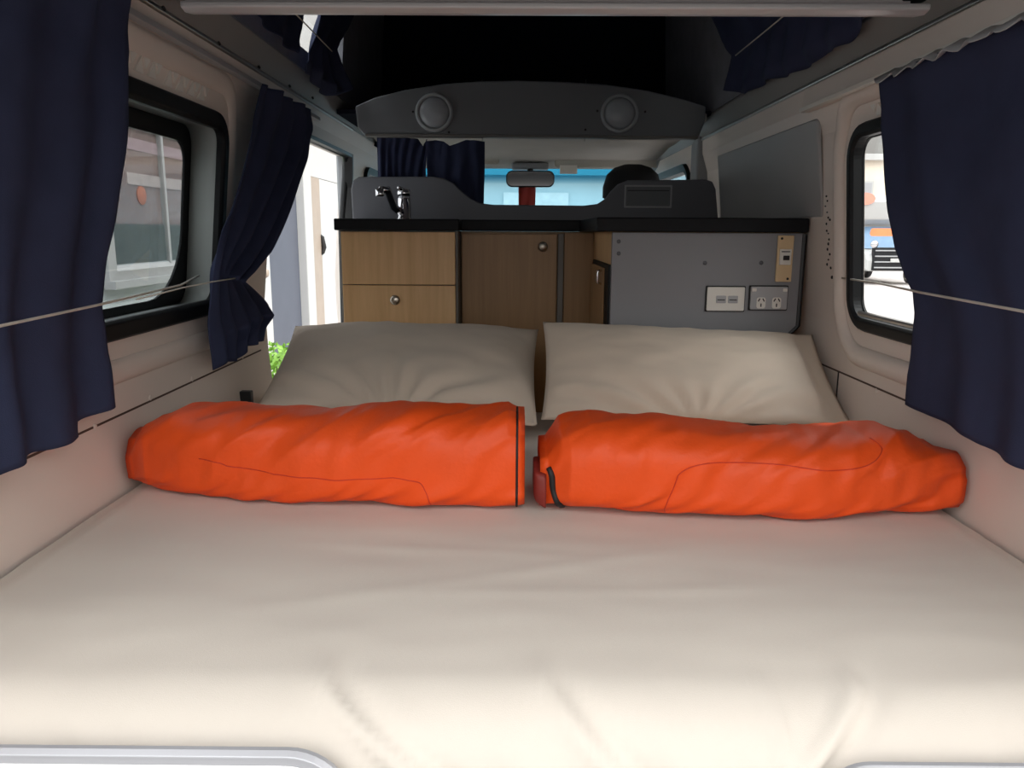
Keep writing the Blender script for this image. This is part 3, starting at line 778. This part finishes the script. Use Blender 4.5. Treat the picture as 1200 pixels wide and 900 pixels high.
# sockets and breaker
def plate(px0, px1, py0, py1, Y): 
    a = atY(px0, py1, Y); b = atY(px1, py0, Y); return a.x, b.x, a.z, b.z
def rp(x0, x1, z0, z1, r, y0, y1, mb=None):
    return (mb or MB()).loops([[(a, y0, b) for a, b in rrect(x0, x1, z0, z1, r, 4)], [(a, y1, b) for a, b in rrect(x0, x1, z0, z1, r, 4)]])
x0, x1, z0, z1 = plate(825.5, 873.5, 335, 365, FY)
t = thing('switch_plate', ((x0+x1)/2, FY, z0), 'white double switch plate on the grey box, beside the power outlet', 'switch')
rp(x0, x1, z0, z1, .003, FY-.0005, FY-.004).build('backplate', 'dark', t)
rp(x0+.003, x1-.003, z0+.003, z1-.003, .003, FY-.004, FY-.010).build('cover', 'white', t, bevel=.001)
for k in (-1, 1):
    cx = (x0+x1)/2 + k*.016 + .003
    q = rp(cx-.013, cx+.013, z0+.024, z1-.026, .002, FY-.010, FY-.0125).build('rocker', 'greyplastic', t)
    MB().box(cx-.010, cx+.010, FY-.0135, FY-.0122, (z0+z1)/2-.0035, (z0+z1)/2-.001).build('rocker_slot', 'dark', q)
x0, x1, z0, z1 = plate(876, 923.5, 334.5, 363.5, FY)
t = thing('power_outlet', ((x0+x1)/2, FY, z0), 'grey double power outlet on the grey box, with slanted pin slots', 'socket')
rp(x0, x1, z0, z1, .003, FY-.0005, FY-.005).build('backplate', 'dark', t)
rp(x0+.003, x1-.003, z0+.003, z1-.003, .003, FY-.005, FY-.011).build('cover', 'greyplastic', t, bevel=.001)
for k in (-1, 1):
    cx = (x0+x1)/2 + k*.021
    MB().box(x0+.005 if k < 0 else x1-.017, x0+.017 if k < 0 else x1-.005, FY-.014, FY-.011, z1-.016, z1-.007).build('switch', 'white', t, bevel=.001)
    q = rp(cx-.012, cx+.012, z0+.006, z0+.036, .006, FY-.011, FY-.0125).build('socket_face', 'white', t)
    for sx, sz, an in ((-.006,.008,.5),(.006,.008,-.5),(0,-.006,0)):
        c = Vector((cx+sx, FY-.0125, z0+.021+sz)); d = Vector((math.sin(an), 0, math.cos(an)))*.0045
        MB().tube([c-d, c+d], .0016, 6).build('pin_slot', 'dark', q)
x0, x1, z0, z1 = plate(907.5, 930, 276, 330, FY)
t = thing('breaker_plate', ((x0+x1)/2, FY, z0), 'yellowed narrow breaker plate with black switch, above the power outlet', 'breaker')
rp(x0, x1, z0, z1, .002, FY-.0005, FY-.007).build('cover', 'ivory', t, bevel=.001)
rp(x0+.006, x1-.006, z0+.045, z1-.036, .001, FY-.007, FY-.012).build('breaker', 'white', t, bevel=.001)
MB().box(x0+.015, x0+.030, FY-.019, FY-.012, z0+.058, z0+.070).build('toggle', 'dark', t, bevel=.001)
MB().box(x0+.010, x1-.010, FY-.0125, FY-.0119, z1-.044, z1-.041).build('print_line', 'screw', t)
for sx, sz in ((x0+.010, z1-.008), (x1-.010, z0+.008)):
    MB().lathe((sx, FY-.007, sz), (0,-1,0), [(.0001,-.0005),(.0035,-.0005),(.0033,.001),(.0001,.0012)], 12).build('screw', 'dark', t)
# splashback
def splash():
    pts = [(414,254),(412,222),(414,212),(421,207.5),(505,207),(520,209),(532,215),(542,225),(552,233),(562,238),(578,240),(684,241),(700,239),(709,233),(716,224),(724,216),(735,211.5),(826,210.5),(834,213),(838,222),(846,258)]
    xz = [(p.x, p.z) for p in (atY(a, b, YS) for a, b in pts)]
    lo = Z(CT1)+.0006
    xz[0] = (xz[0][0], lo); xz[-1] = (min(xz[-1][0], .765), lo)
    tag(MB().prismY(xz, YS-.012, YS+.012).build('splashback', 'splash', bevel=.005, seg=3), 'grey splashback with a scooped-out middle standing on the black worktop', 'splashback')
splash()
x0, x1, z0, z1 = plate(731, 788, 217, 243.5, YS-.012)
t = thing('vent_plate', ((x0+x1)/2, YS, z0), 'rectangular framed grey vent plate on the right hump of the splashback', 'vent')
mb = MB(); Y = YS-.0125
rl = lambda d, y: [(a, y, b) for a, b in rrect(x0+d, x1-d, z0+d, z1-d, .003, 3)]
mb.loops([rl(0, Y), rl(.001, Y-.005), rl(.006, Y-.005), rl(.007, Y)], True, False, False); mb.build('frame', 'greyplastic', t)
rp(x0+.006, x1-.006, z0+.006, z1-.006, .002, Y, Y-.002).build('cover', 'bulk', t)
MB().box(x0+.012, x1-.012, Y-.0035, Y-.002, z1-.022, z1-.019).build('slot', 'dark', t)
# tap
b = atY(474, 252, 2.84); bx = b.x; by = 2.84; bz = Z(CT1)
t = thing('mixer_tap', (bx, by, bz), 'chrome mixer tap on the worktop before the left hump of the splashback', 'tap')
MB().lathe((bx, by, bz+.0005), (0,0,1), [(.0001,0),(.030,0),(.030,.004),(.024,.008),(.0235,.075),(.021,.082),(.0001,.083)], 24).build('body', 'chrome', t, smooth=True)
e = atY(446, 226, 2.72)
MB().tube([(bx-.005, by-.01, bz+.022), (bx-.03, by-.04, bz+.045), (e.x+.02, 2.74, e.z+.012), (e.x, 2.72, e.z+.010)], [.014,.014,.0135,.013], 14).build('spout', 'chrome', t, smooth=True)
MB().lathe((e.x-.002, 2.72, e.z-.012), (0,0,1), [(.0001,0),(.014,0),(.0155,.006),(.0155,.024),(.0001,.030)], 18).build('nozzle', 'chrome', t, smooth=True)
MB().lathe((bx, by, bz+.085), (0,0,1), [(.0001,0),(.0235,0),(.025,.012),(.021,.024),(.0001,.027)], 24).build('lever_cap', 'chrome', t, smooth=True)
MB().tube([(bx, by-.01, bz+.104), (bx-.012, by-.05, bz+.113)], [.008,.006], 10).build('lever', 'chrome', t, smooth=True)

# ------------------------------------------------------------------ bulkhead above the cab opening
BY = 2.90
def bulkhead():
    top = [(417,125),(440,115),(475,106),(520,99),(560,96),(605,95),(660,96.5),(710,99.5),(760,107),(800,117),(826,125)]
    pts = [(427,158),(420,150)] + top + [(826,140),(818,161)]
    xz = [(p.x, p.z) for p in (atY(a, b_, BY) for a, b_ in pts)]
    o = MB().prismY(xz, BY-.015, BY+.015).build('overhead_shelf_front', 'bulk', bevel=.006, seg=3)
    tag(o, 'grey curved-top bulkhead panel spanning the van above the cab opening', 'bulkhead')
    a = atY(428, 158.5, BY-.016); b = atY(818, 161.5, BY-.016)
    MB().loops([[(a.x, BY-.022, a.z-.004), (a.x, BY+.02, a.z-.004), (a.x, BY+.02, a.z+.005), (a.x, BY-.022, a.z+.005)],
                [(b.x, BY-.022, b.z-.004), (b.x, BY+.02, b.z-.004), (b.x, BY+.02, b.z+.005), (b.x, BY-.022, b.z+.005)]]).build('lower_edging', 'greyedge', o, bevel=.002)
    for px in (565, 686):
        for dy in (0,):
            p = atY(px, 128, BY-.0155)
            MB().box(p.x-.0008, p.x+.0008, BY-.0158, BY-.0148, p.z-.11, p.z+.10).build('panel_joint', 'splash', o)
    for px, py in ((526,155),(686,152),(484,131),(756,131),(700,130)):
        p = atY(px, py, BY-.016)
        MB().lathe((p.x, BY-.015, p.z), (0,-1,0), [(.0001,-.001),(.0042,-.001),(.0042,.002),(.0001,.003)], 10).build('screw', 'dark', o)
bulkhead()
def lamp(px, py, label):
    p = atY(px, py, BY-.016); y = BY-.0155
    t = thing('round_lamp', (p.x, y, p.z), label, 'lamp', 'round lamps on the bulkhead')
    R = .068
    MB().lathe((p.x, y, p.z), (0,-1,0), [(R,0),(R,.006),(R-.004,.013),(R-.012,.013),(R-.014,.004),(R-.014,0)], 40).build('rim', 'lensrim', t, smooth=True)
    MB().lathe((p.x, y, p.z), (0,-1,0), [(R-.013,.001),(R-.014,.007),(R-.022,.016),(R-.036,.022),(.012,.025),(.0001,.026)], 40).build('lens', 'lens', t, smooth=True)
lamp(509, 132, 'round pale-rimmed lamp on the bulkhead, above the dark cab curtain')
lamp(726, 133, 'round pale-rimmed lamp on the bulkhead, above the sun visor side')

# cross beam in front, at the top
def crossbeam():
    Yb = 1.34
    a = atY(216, 11, Yb); b = atY(1084, 16, Yb)
    x0, x1 = a.x, b.x; z0 = (a.z+b.z)/2
    t = thing('crossbeam', ((x0+x1)/2, Yb, z0), 'pale mauve-grey board with bright metal edge crossing the roof opening', 'beam')
    MB().box(x0+.006, x1-.03, Yb-.012, Yb+.028, z0+.010, z0+.16).build('board', mat('mauve grey board', lin(178,170,172), .5, var=.03), t, bevel=.002)
    MB().loops([[(x, Yb-.018, z0), (x, Yb+.0, z0-.004), (x, Yb+.034, z0+.002), (x, Yb+.034, z0+.012), (x, Yb-.018, z0+.010)] for x in (x0, x1)]).build('metal_edge', 'edgepaint', t, bevel=.003)
    MB().box(x1-.045, x1-.006, Yb-.016, Yb+.03, z0+.014, z0+.07).build('end_clip', 'frame', t, bevel=.003)
    MB().box(-.632, x0+.004, Yb-.006, Yb+.02, z0+.020, z0+.13).build('end_clip', 'frame', t, bevel=.003)
crossbeam()

# ------------------------------------------------------------------ cab contents
def visor(px0, px1, py0, py1, Y, label):
    a = atY(px0, py0, Y); b = atY(px1, py1, Y)
    t = thing('sun_visor', ((a.x+b.x)/2, Y, min(a.z,b.z)), label, 'sun visor')
    z1, z0 = a.z, b.z
    mb = MB(); mb.loops([[(p, Y+(q-z0)*-.25, q) for p, q in rrect(a.x, b.x, z0, z1, .018, 6)], [(p, Y-.02+(q-z0)*-.25, q) for p, q in rrect(a.x, b.x, z0, z1, .018, 6)]])
    mb.build('pad', 'visor', t, bevel=.006, seg=3)
    MB().tube([(a.x+.02, Y-.03, z1+.004), (b.x-.02, Y-.03, z1+.004)], .006, 8).build('hinge_rod', 'dark', t)
    return t
t = visor(650, 773, 178, 197, 4.22, 'long beige sun visor over the windscreen, right of the mirror')
p = atY(666, 199, 4.17)
MB().box(p.x-.045, p.x+.045, 4.15, 4.156, p.z-.022, p.z+.022).build('label_patch', 'white', t)
visor(470, 585, 176, 193, 4.22, 'beige sun visor over the windscreen, partly behind the cab curtain')
def mirror():
    a = atY(593, 219, 4.18); b = atY(650, 200, 4.18)
    t = thing('rear_view_mirror', ((a.x+b.x)/2, 4.18, a.z), 'rear-view mirror with dark housing hanging in the windscreen', 'mirror')
    def L(d, y): return [(p, y, q) for p, q in rrect(a.x+d, b.x-d, a.z+d, b.z-d, .032-d, 8)]
    MB().loops([L(.012, 4.225), L(.0, 4.21), L(0, 4.185), L(.003, 4.18)]).build('housing', 'rubber', t, smooth=False, bevel=.002)
    MB().loops([L(.005, 4.181), L(.006, 4.1785)]).build('mirror_glass', 'chrome', t)
    cx = (a.x+b.x)/2
    MB().tube([(cx, 4.22, b.z-.02), (cx, 4.26, b.z+.04), (cx, 4.30, Z(.352))], [.016,.016,.022], 12).build('stalk', 'rubber', t, smooth=True)
    MB().box(cx-.10, cx+.10, 4.22, 4.34, Z(.330), Z(.362)).build('overhead_console', 'cabgrey', t, bevel=.01)
    a = atY(608, 217, 4.24); b = atY(627, 260, 4.24)
    o = MB().grid(lambda u, v: Vector((a.x+(b.x-a.x)*u, 4.238+.012*math.sin(u*7+v*2), a.z-.004+(b.z-a.z)*v)), 14, 10).build('hanging_strap', 'redcloth', smooth=True, solid=.006)
    tag(o, 'dark red cloth strap hanging below the rear-view mirror', 'strap')
mirror()
def car_seat(cx, label):
    Y = 3.72
    t = thing('driver_seat', (cx, Y, 0), label, 'car seat')
    zt = atY(740, 193, Y).z
    w = .105
    mb = MB()
    Ls = []
    for k, (zz, ww, dd) in enumerate(((-.165,.11,.05),(-.15,.135,.075),(-.10,.135,.085),(-.045,.118,.08),(-.015,.085,.06),(0,.04,.03))):
        Ls.append([Vector((cx+ww*math.copysign(abs(math.cos(a))**.6, math.cos(a)), Y+dd*math.copysign(abs(math.sin(a))**.7, math.sin(a)), zt+zz)) for a in [2*PI*j/28 for j in range(28)]])
    mb.loops(Ls).build('headrest', 'seat', t, smooth=True)
    for s_ in (-1, 1): MB().tube([(cx+.05*s_, Y, zt-.25), (cx+.05*s_, Y, zt-.12)], .007, 8).build('headrest_post', 'steel', t)
    Ls = []
    for zz, ww, dd in ((-.85,.22,.07),(-.80,.245,.10),(-.5,.25,.10),(-.3,.24,.09),(-.22,.20,.07),(-.20,.15,.05)):
        Ls.append([Vector((cx+ww*math.copysign(abs(math.cos(a))**.5, math.cos(a)), Y+.02+dd*math.copysign(abs(math.sin(a))**.6, math.sin(a)), zt+zz)) for a in [2*PI*j/32 for j in range(32)]])
    MB().loops(Ls).build('backrest', 'seat', t, smooth=True)
    MB().box(cx-.25, cx+.25, Y, Y+.5, zt-.98, zt-.84).build('seat_cushion', 'seat', t, bevel=.04, seg=3)
    MB().box(cx-.22, cx+.22, Y+.03, Y+.45, 0, zt-.98).build('seat_box', 'cabgrey', t, bevel=.01)
car_seat(atY(741, 200, 3.72).x, 'black driver seat whose headrest shows above the right of the splashback')

# small catch on the left pillar
c = onwall(283, 467, -1, 0)
t = MB().box(c.x-.002, c.x+.030, c.y-.01, c.y+.012, c.z-.022, c.z+.022).build('door_catch', 'rubber', bevel=.003)
tag(t, 'small black square catch on the left wall by the door edge', 'catch')
# holes with black residue down the right pillar
for i in range(16):
    p = onwall(967+random.random()*5 + i*.15, 228+i*5.6+random.random()*4, 1, 0)
    q = MB().lathe(p, (-1,0,0), [(.0001,-.001),(.0032+.0042*random.random(),-.001),(.0028,.0016),(.0001,.002)], 8).build('adhesive_spot', 'dark')
    q.scale = (1, 1, .5+.5*random.random())
    tag(q, 'black speck of old adhesive on the right window pillar', 'spot', 'adhesive specks on the right pillar')
# clips along the lower lining
for side, pts in ((-1, ((21,541),(111,500),(176,466),(225,444),(284,418))), (1, ((1027,458),(1150,520)))):
    for px, py in pts:
        p = onwall(px, py, side, .0003)
        q = MB().lathe(p, (-side,0,0), [(.0001,-.001),(.006,-.001),(.006,.001),(.004,.0025),(.0001,.003)], 14).build('lining_clip', 'lining')
        tag(q, 'round cream trim clip on the lower left wall lining' if side < 0 else 'round cream trim clip on the lower right wall lining', 'clip', 'trim clips on the left wall' if side < 0 else 'trim clips on the right wall')

# ------------------------------------------------------------------ outside
GZ = -.55
M_['paving'] = mat('pale concrete', lin(172,165,162), .8, var=.06, scale=1.5, bump=.2, bscale=30)
M_['house'] = mat('white weatherboard', lin(222,228,232), .6, var=.03, scale=2)
M_['houseglass'] = None
m, tt, bs = nt('dim house window glass')
bs.inputs['Roughness'].default_value = .06; bs.inputs['Base Color'].default_value = (*lin(150,124,118), 1); bs.inputs['Coat Weight'].default_value = .5
M_['houseglass'] = m
M_['bluegrey'] = mat('blue grey cladding', lin(80,85,97), .6, var=.05, scale=3)
M_['tan'] = mat('tan frosted glass', lin(160,146,132), .5, var=.05)
M_['whitegloss'] = mat('white gloss paint', lin(188,188,186), .4, var=.01)
struct(MB().box(-30, 60, -20, 80, GZ-.1, GZ).build('ground', 'paving'))
M_['bounce_cut'] = mat('dark bounce cut', lin(74,73,72), .9, var=.12, scale=4, bump=.4, bscale=120)
struct(MB().box(-14, 14, -19, .8, GZ+.001, GZ+.012).build('unseen_ground', 'bounce_cut'))  # added out of view, dark so less light bounces onto the bed front
HX = -2.35
def hx(px, X=HX): return atX(px, 272, X).y
def house():
    t = thing('house', (HX-.5, 6, GZ), 'white weatherboard house with windows and door seen out of the left side', 'house')
    mb = MB()
    # weatherboards: shallow steps
    zz = GZ; n = 0; prof_ = []
    while zz < 3.4:
        prof_ += [(HX, zz), (HX-.012, zz+.149)]; zz += .15
    ya, yb = -1.5, hx(288)
    out = [(x, z) for x, z in prof_] + [(HX-1.5, zz), (HX-1.5, GZ)]
    mb.prismY(out, ya, yb); mb.build('wall', 'house', t)
    # window beside the van
    y0, y1 = hx(124), hx(233); z0 = atX(127, 318, HX).z; z1 = atX(140, 140, HX).z
    fr = MB(); L = lambda d, x: [(x, a, b) for a, b in rrect(y0+d, y1-d, z0+d, z1-d, .004, 2)]
    fr.loops([L(-.06, HX-.01), L(-.06, HX+.03), L(.0, HX+.045), L(.035, HX+.02), L(.035, HX-.01)], True, False, False)
    f = fr.build('window_frame', 'whitegloss', t)
    yc = hx(192)
    MB().box(HX+.0, HX+.035, yc-.014, yc+.014, z0+.02, z1-.02).build('mullion', 'whitegloss', f)
    MB().box(HX-.02, HX+.07, y0-.08, y1+.08, z0-.10, z0-.055).build('window_sill', 'whitegloss', f)
    MB().box(HX-.005, HX+.004, y0+.02, y1-.02, z0+.02, z1-.02).build('blind', 'houseglass', f)
    MB().box(HX+.0045, HX+.012, y0+.03, y1-.03, z0+.03, z0+.27).build('reflection_base', mat('dark green reflection base', lin(84,88,82), .6, var=.2), f)
    MB().box(HX+.0045, HX+.008, y0+.03, y1-.03, z1-.16, z1-.09).build('curtain_rail', mat('pale pink rail', lin(190,164,168), .6), f)
    q = atX(166, 229, HX+.008)
    MB().lathe((HX+.0045, q.y, q.z), (1,0,0), [(.0001,0),(.058,0),(.058,.006),(.04,.010),(.0001,.011)], 20).build('lamp', mat('orange reflection spot', lin(206,128,100), .4), f)  # orange disc painted in for a reflected vehicle indicator
    q2 = atX(150, 221, HX+.008)
    MB().box(HX+.0045, HX+.010, q2.y, q.y+.9, q.z+.06, q.z+.13).build('reflection_band', mat('pale reflection band', lin(206,190,186), .5), f)
    MB().box(HX+.024, HX+.027, y0+.03, y1-.03, z0+.03, z1-.03).build('window_pane', 'glass', f)
    # dark base, pale band and orange disc above stand in for vehicle reflections
    # entry side: white post, blue-grey panel, door
    ya, yb = hx(289), hx(312)
    po = MB().box(HX-.3, HX+.02, ya, yb, GZ, 3.4).build('corner_post', 'whitegloss', t, bevel=.01)
    q = atX(308, 320, HX+.02)
    MB().lathe((HX+.02, q.y, q.z), (1,0,0), [(.0001,-.001),(.05,-.001),(.05,.02),(.03,.05),(.0001,.055)], 14).build('bracket', 'tan', po)
    ya, yb = hx(312), hx(353)
    MB().box(HX-.4, HX-.04, ya+.004, yb, GZ, 3.4).build('cladding_panel', 'bluegrey', t)
    ya, yb = hx(353), hx(362)
    MB().box(HX-.4, HX+.05, ya+.004, yb, GZ, 3.4).build('door_frame', 'whitegloss', t, bevel=.01)
    yb2 = hx(373); zt = atX(362, 207, HX).z
    MB().box(HX-.4, HX+.035, yb+.004, yb2, GZ, zt).build('sidelight', 'tan', t)
    MB().box(HX-.4, HX+.03, yb+.004, hx(412), zt+.004, 3.4).build('lintel', 'whitegloss', t)
    d = MB().box(HX-.4, HX+.03, yb2+.004, hx(412), GZ, zt).build('front_door', 'whitegloss', t, bevel=.01)
    c = atX(378, 290, HX+.05); zt_, zb_ = atX(380, 273, HX+.05).z, atX(376, 301, HX+.05).z
    MB().tube([(HX+.0, c.y, zt_), (HX+.045, c.y+.02, zt_-.05), (HX+.06, c.y+.03, c.z), (HX+.045, c.y+.02, zb_+.05), (HX+.0, c.y, zb_)], [.012,.025,.03,.025,.012], 10).build('door_handle', 'dark', d, smooth=True)
house()
def shrub():
    c = atX(330, 440, -1.55)
    t = thing('shrub', (c.x-.1, c.y, GZ), 'bright green leafy shrub outside the sliding door', 'shrub')
    top = atX(325, 408, -1.6).z
    m = mat('bright green leaf', lin(132,178,70), .5, var=.35, scale=5)
    random.seed(5)
    mb = MB(); st = MB()
    for i in range(26):
        an = random.random()*2*PI; rr = .42*math.sqrt(random.random()); p0 = Vector((c.x-.1+.12*math.cos(an), c.y+.12*math.sin(an), GZ)); p1 = Vector((c.x-.1+rr*math.cos(an), c.y+rr*1.4*math.sin(an), top-.3*random.random()))
        st.tube([p0, p0.lerp(p1,.5)+Vector((0,0,.05)), p1], [.010,.007,.003], 5)
    for i in range(2600):
        a = random.random()*2*PI; h = random.random()**.6; rr = .52*math.sqrt(random.random())*(1-.25*h)
        p = Vector((c.x-.1+rr*math.cos(a), c.y+1.4*rr*math.sin(a), GZ+.12+(top-GZ-.14)*h))
        d = Vector((random.gauss(0,1), random.gauss(0,1), random.gauss(.4,.7))).normalized(); s_ = d.orthogonal().normalized(); L = .035+.025*random.random()
        n2 = d.cross(s_)
        mb.add([p, p+d*L*.5+s_*L*.32+n2*.004, p+d*L, p+d*L*.5-s_*L*.32+n2*.004], [(0,1,2,3)])
    mb.build('foliage', m, t); st.build('stem', mat('shrub stem', lin(96,82,58), .8), t)
shrub()

# right side: parked white camper and a pale building
def camper():
    # axes: front faces the viewer; sits on the ground
    Y = 26.0
    b = atY(1050, 322, Y); X = b.x
    sc = (EYE.z-GZ)
    gz = GZ
    t = thing('camper_van', (X, Y+2.5, gz), 'white camper van with orange markings parked outside the right window', 'van')
    W = 1.05
    body = MB()
    secs = []
    # side outline (y,z) of the van, extruded across x with rounded shoulders
    side = [(0,.45),(-.02,.8),(.05,1.0),(.55,1.12),(1.15,1.95),(.75,2.15),(.62,2.75),(1.0,2.95),(5.2,2.95),(5.3,2.6),(5.3,.45)]
    for xo, ins in ((-W,.06),(-W+.08,0),(W-.08,0),(W,.06)):
        cy = 2.6; cz = 1.6
        secs.append([Vector((X+xo, Y+cy+(y-cy)*(1-ins*.35), gz+cz+(z-cz)*(1-ins))) for y, z in side])
    body.loops(secs).build('body', 'whitegloss', t, bevel=.03)
    # windscreen
    def onfront(x, f): 
        y0, z0, y1, z1 = .55,1.12,1.15,1.95
        return Vector((X+x, Y+y0+(y1-y0)*f-.03, gz+z0+(z1-z0)*f+.015))
    MB().loops([[onfront(x, f)+Vector((0,-.006,.004)) for x, f in rrect(-.92,.92,.06,.94,.06,4)], [onfront(x, f) for x, f in rrect(-.92,.92,.06,.94,.06,4)]]).build('windscreen', mat('pale blue windscreen', lin(120,150,180), .3, var=.04), t)
    orange = mat('orange marking', lin(238,140,90), .5, var=.08, scale=3); pink = mat('salmon marking', lin(240,150,130), .5, var=.05)
    # oval emblem on the roof pod
    def oval(cx, cz, rx, rz, y, name, m):
        MB().loops([[(cx+rx*math.cos(2*PI*k/30), y, cz+rz*math.sin(2*PI*k/30)) for k in range(30)], [(cx+rx*math.cos(2*PI*k/30), y-.01, cz+rz*math.sin(2*PI*k/30)) for k in range(30)]]).build(name, m, t)
    oval(atY(1023,232,Y).x, atY(1023,232,Y).z, .36, .20, Y+.60, 'oval_emblem', pink)
    # orange bonnet marking
    z = atY(1035, 272, Y).z
    cx = atY(1038, 272, Y).x
    MB().loops([[Vector((cx+a+.03*math.sin(b*9), y_, z+b+.02*math.sin(a*7))) for a, b in rrect(-.52, .52, -.13, .12, [.1,.05,.12,.06], 6)] for y_ in (Y-.02, Y-.035)]).build('bonnet_marking', orange, t)
    z0 = atY(1035, 317, Y).z; z1 = atY(1035, 290, Y).z
    g = MB().box(X-.85, X+.85, Y-.08, Y+.1, z0, z1).build('grille', 'seat', t, bevel=.03)
    for k in range(4):
        zz = z0+.1+(z1-z0-.2)*k/3
        MB().box(X-.8, X+.8, Y-.11, Y-.07, zz-.02, zz+.02).build('grille_bar', 'greyplastic', g)
    p = atY(1050, 305, Y)
    MB().box(p.x-.24, p.x+.24, Y-.14, Y-.11, p.z-.06, p.z+.06).build('number_plate', 'whitegloss', g)
    for s_ in (-1, 1):
        MB().lathe((X+s_*.83, Y-.03, z1+.10), (0,-1,0), [(.0001,0),(.13,0),(.12,.04),(.0001,.06)], 20).build('headlamp', 'chrome', t, smooth=True)
        for yy in (.9, 4.3):
            MB().lathe((X+s_*W-.12*s_-.1, Y+yy, gz+.34), (1,0,0), [(.0001,0),(.2,0),(.33,.01),(.34,.06),(.34,.16),(.33,.2),(.2,.2),(.0001,.19)], 28).build('wheel', 'rubber', t, smooth=True)
camper()
M_['cream_wall'] = mat('cream rendered wall', lin(226,214,198), .8, var=.04, scale=.6)
def far_building():
    t = thing('warehouse', (24, 44, GZ), 'pale cream warehouse behind the parked camper van', 'building')
    zt = atY(1025, 188, 40).z
    MB().box(6, 44, 40, 46, GZ, zt).build('wall', 'cream_wall', t)
    MB().box(5.7, 44.3, 39.7, 46.3, zt, zt+.3).build('parapet', 'whitegloss', t)
    for k in range(5):
        x = 9 + 6.5*k
        f = MB().box(x, x+2.4, 39.9, 40.02, zt-2.6, zt-1.0).build('window', 'whitegloss', t)
        MB().box(x+.1, x+2.3, 39.88, 39.9, zt-2.5, zt-1.1).build('pane', 'greyplastic', f)
far_building()
def front_building():
    Y = 17
    zt = atY(620, 206, Y).z
    t = thing('pale_building', (0, Y+2, GZ), 'pale low building ahead of the van seen through the windscreen', 'building')
    MB().box(-3.2, 4.5, Y, Y+4, GZ, zt).build('wall', mat('pale blue grey wall', lin(150,180,192), .7, var=.08, scale=.5), t)
    MB().box(-3.4, 4.7, Y-.25, Y+4.2, zt, zt+.18).build('roof_edge', 'whitegloss', t)
    for k in range(3):
        MB().box(-2.6+2.3*k, -1.2+2.3*k, Y-.04, Y+.01, zt-1.0, zt-.35).build('window', mat('pale pane', lin(170,194,204), .5), t)
front_building()

# ------------------------------------------------------------------ light
w = bpy.data.worlds.new('world'); SC.world = w; w.use_nodes = True
t = w.node_tree; bg = t.nodes['Background']
tc = t.nodes.new('ShaderNodeTexCoord'); sp = t.nodes.new('ShaderNodeSeparateXYZ'); t.links.new(tc.outputs['Generated'], sp.inputs[0])
r = t.nodes.new('ShaderNodeValToRGB')
r.color_ramp.elements[0].position = 0; r.color_ramp.elements[0].color = (1.0,.95,.88,1)
r.color_ramp.elements[1].position = 1; r.color_ramp.elements[1].color = (.90,.95,1.0,1)
t.links.new(sp.outputs['Z'], r.inputs['Fac']); t.links.new(r.outputs[0], bg.inputs['Color'])
mr = t.nodes.new('ShaderNodeMapRange'); mr.interpolation_type = 'SMOOTHSTEP'
mr.inputs['From Min'].default_value = -.9; mr.inputs['From Max'].default_value = .6; mr.inputs['To Min'].default_value = 2.7; mr.inputs['To Max'].default_value = 1.3
t.links.new(sp.outputs['Y'], mr.inputs['Value'])
mz = t.nodes.new('ShaderNodeMapRange'); mz.interpolation_type = 'SMOOTHSTEP'
mz.inputs['From Min'].default_value = -.1; mz.inputs['From Max'].default_value = .8; mz.inputs['To Min'].default_value = .10; mz.inputs['To Max'].default_value = 1.15
t.links.new(sp.outputs['Z'], mz.inputs['Value'])
mm = t.nodes.new('ShaderNodeMath'); mm.operation = 'MULTIPLY'; t.links.new(mr.outputs['Result'], mm.inputs[0]); t.links.new(mz.outputs['Result'], mm.inputs[1])
t.links.new(mm.outputs[0], bg.inputs['Strength'])
sun = bpy.data.lights.new('sun', 'SUN'); sun.energy = 1.1; sun.angle = math.radians(4); sun.color = (1,.96,.9)
so = bpy.data.objects.new('sun', sun); C.objects.link(so)
so.rotation_euler = Vector((-.62,-.12,-.78)).to_track_quat('-Z','Y').to_euler()
vs = SC.view_settings
SC.display_settings.display_device = 'sRGB'
vs.view_transform = 'Standard'; vs.look = 'None'; vs.gamma = 1; vs.use_curve_mapping = False
vs.exposure = 0.86
SC.cycles.max_bounces = 12; SC.cycles.diffuse_bounces = 8; SC.cycles.transparent_max_bounces = 16
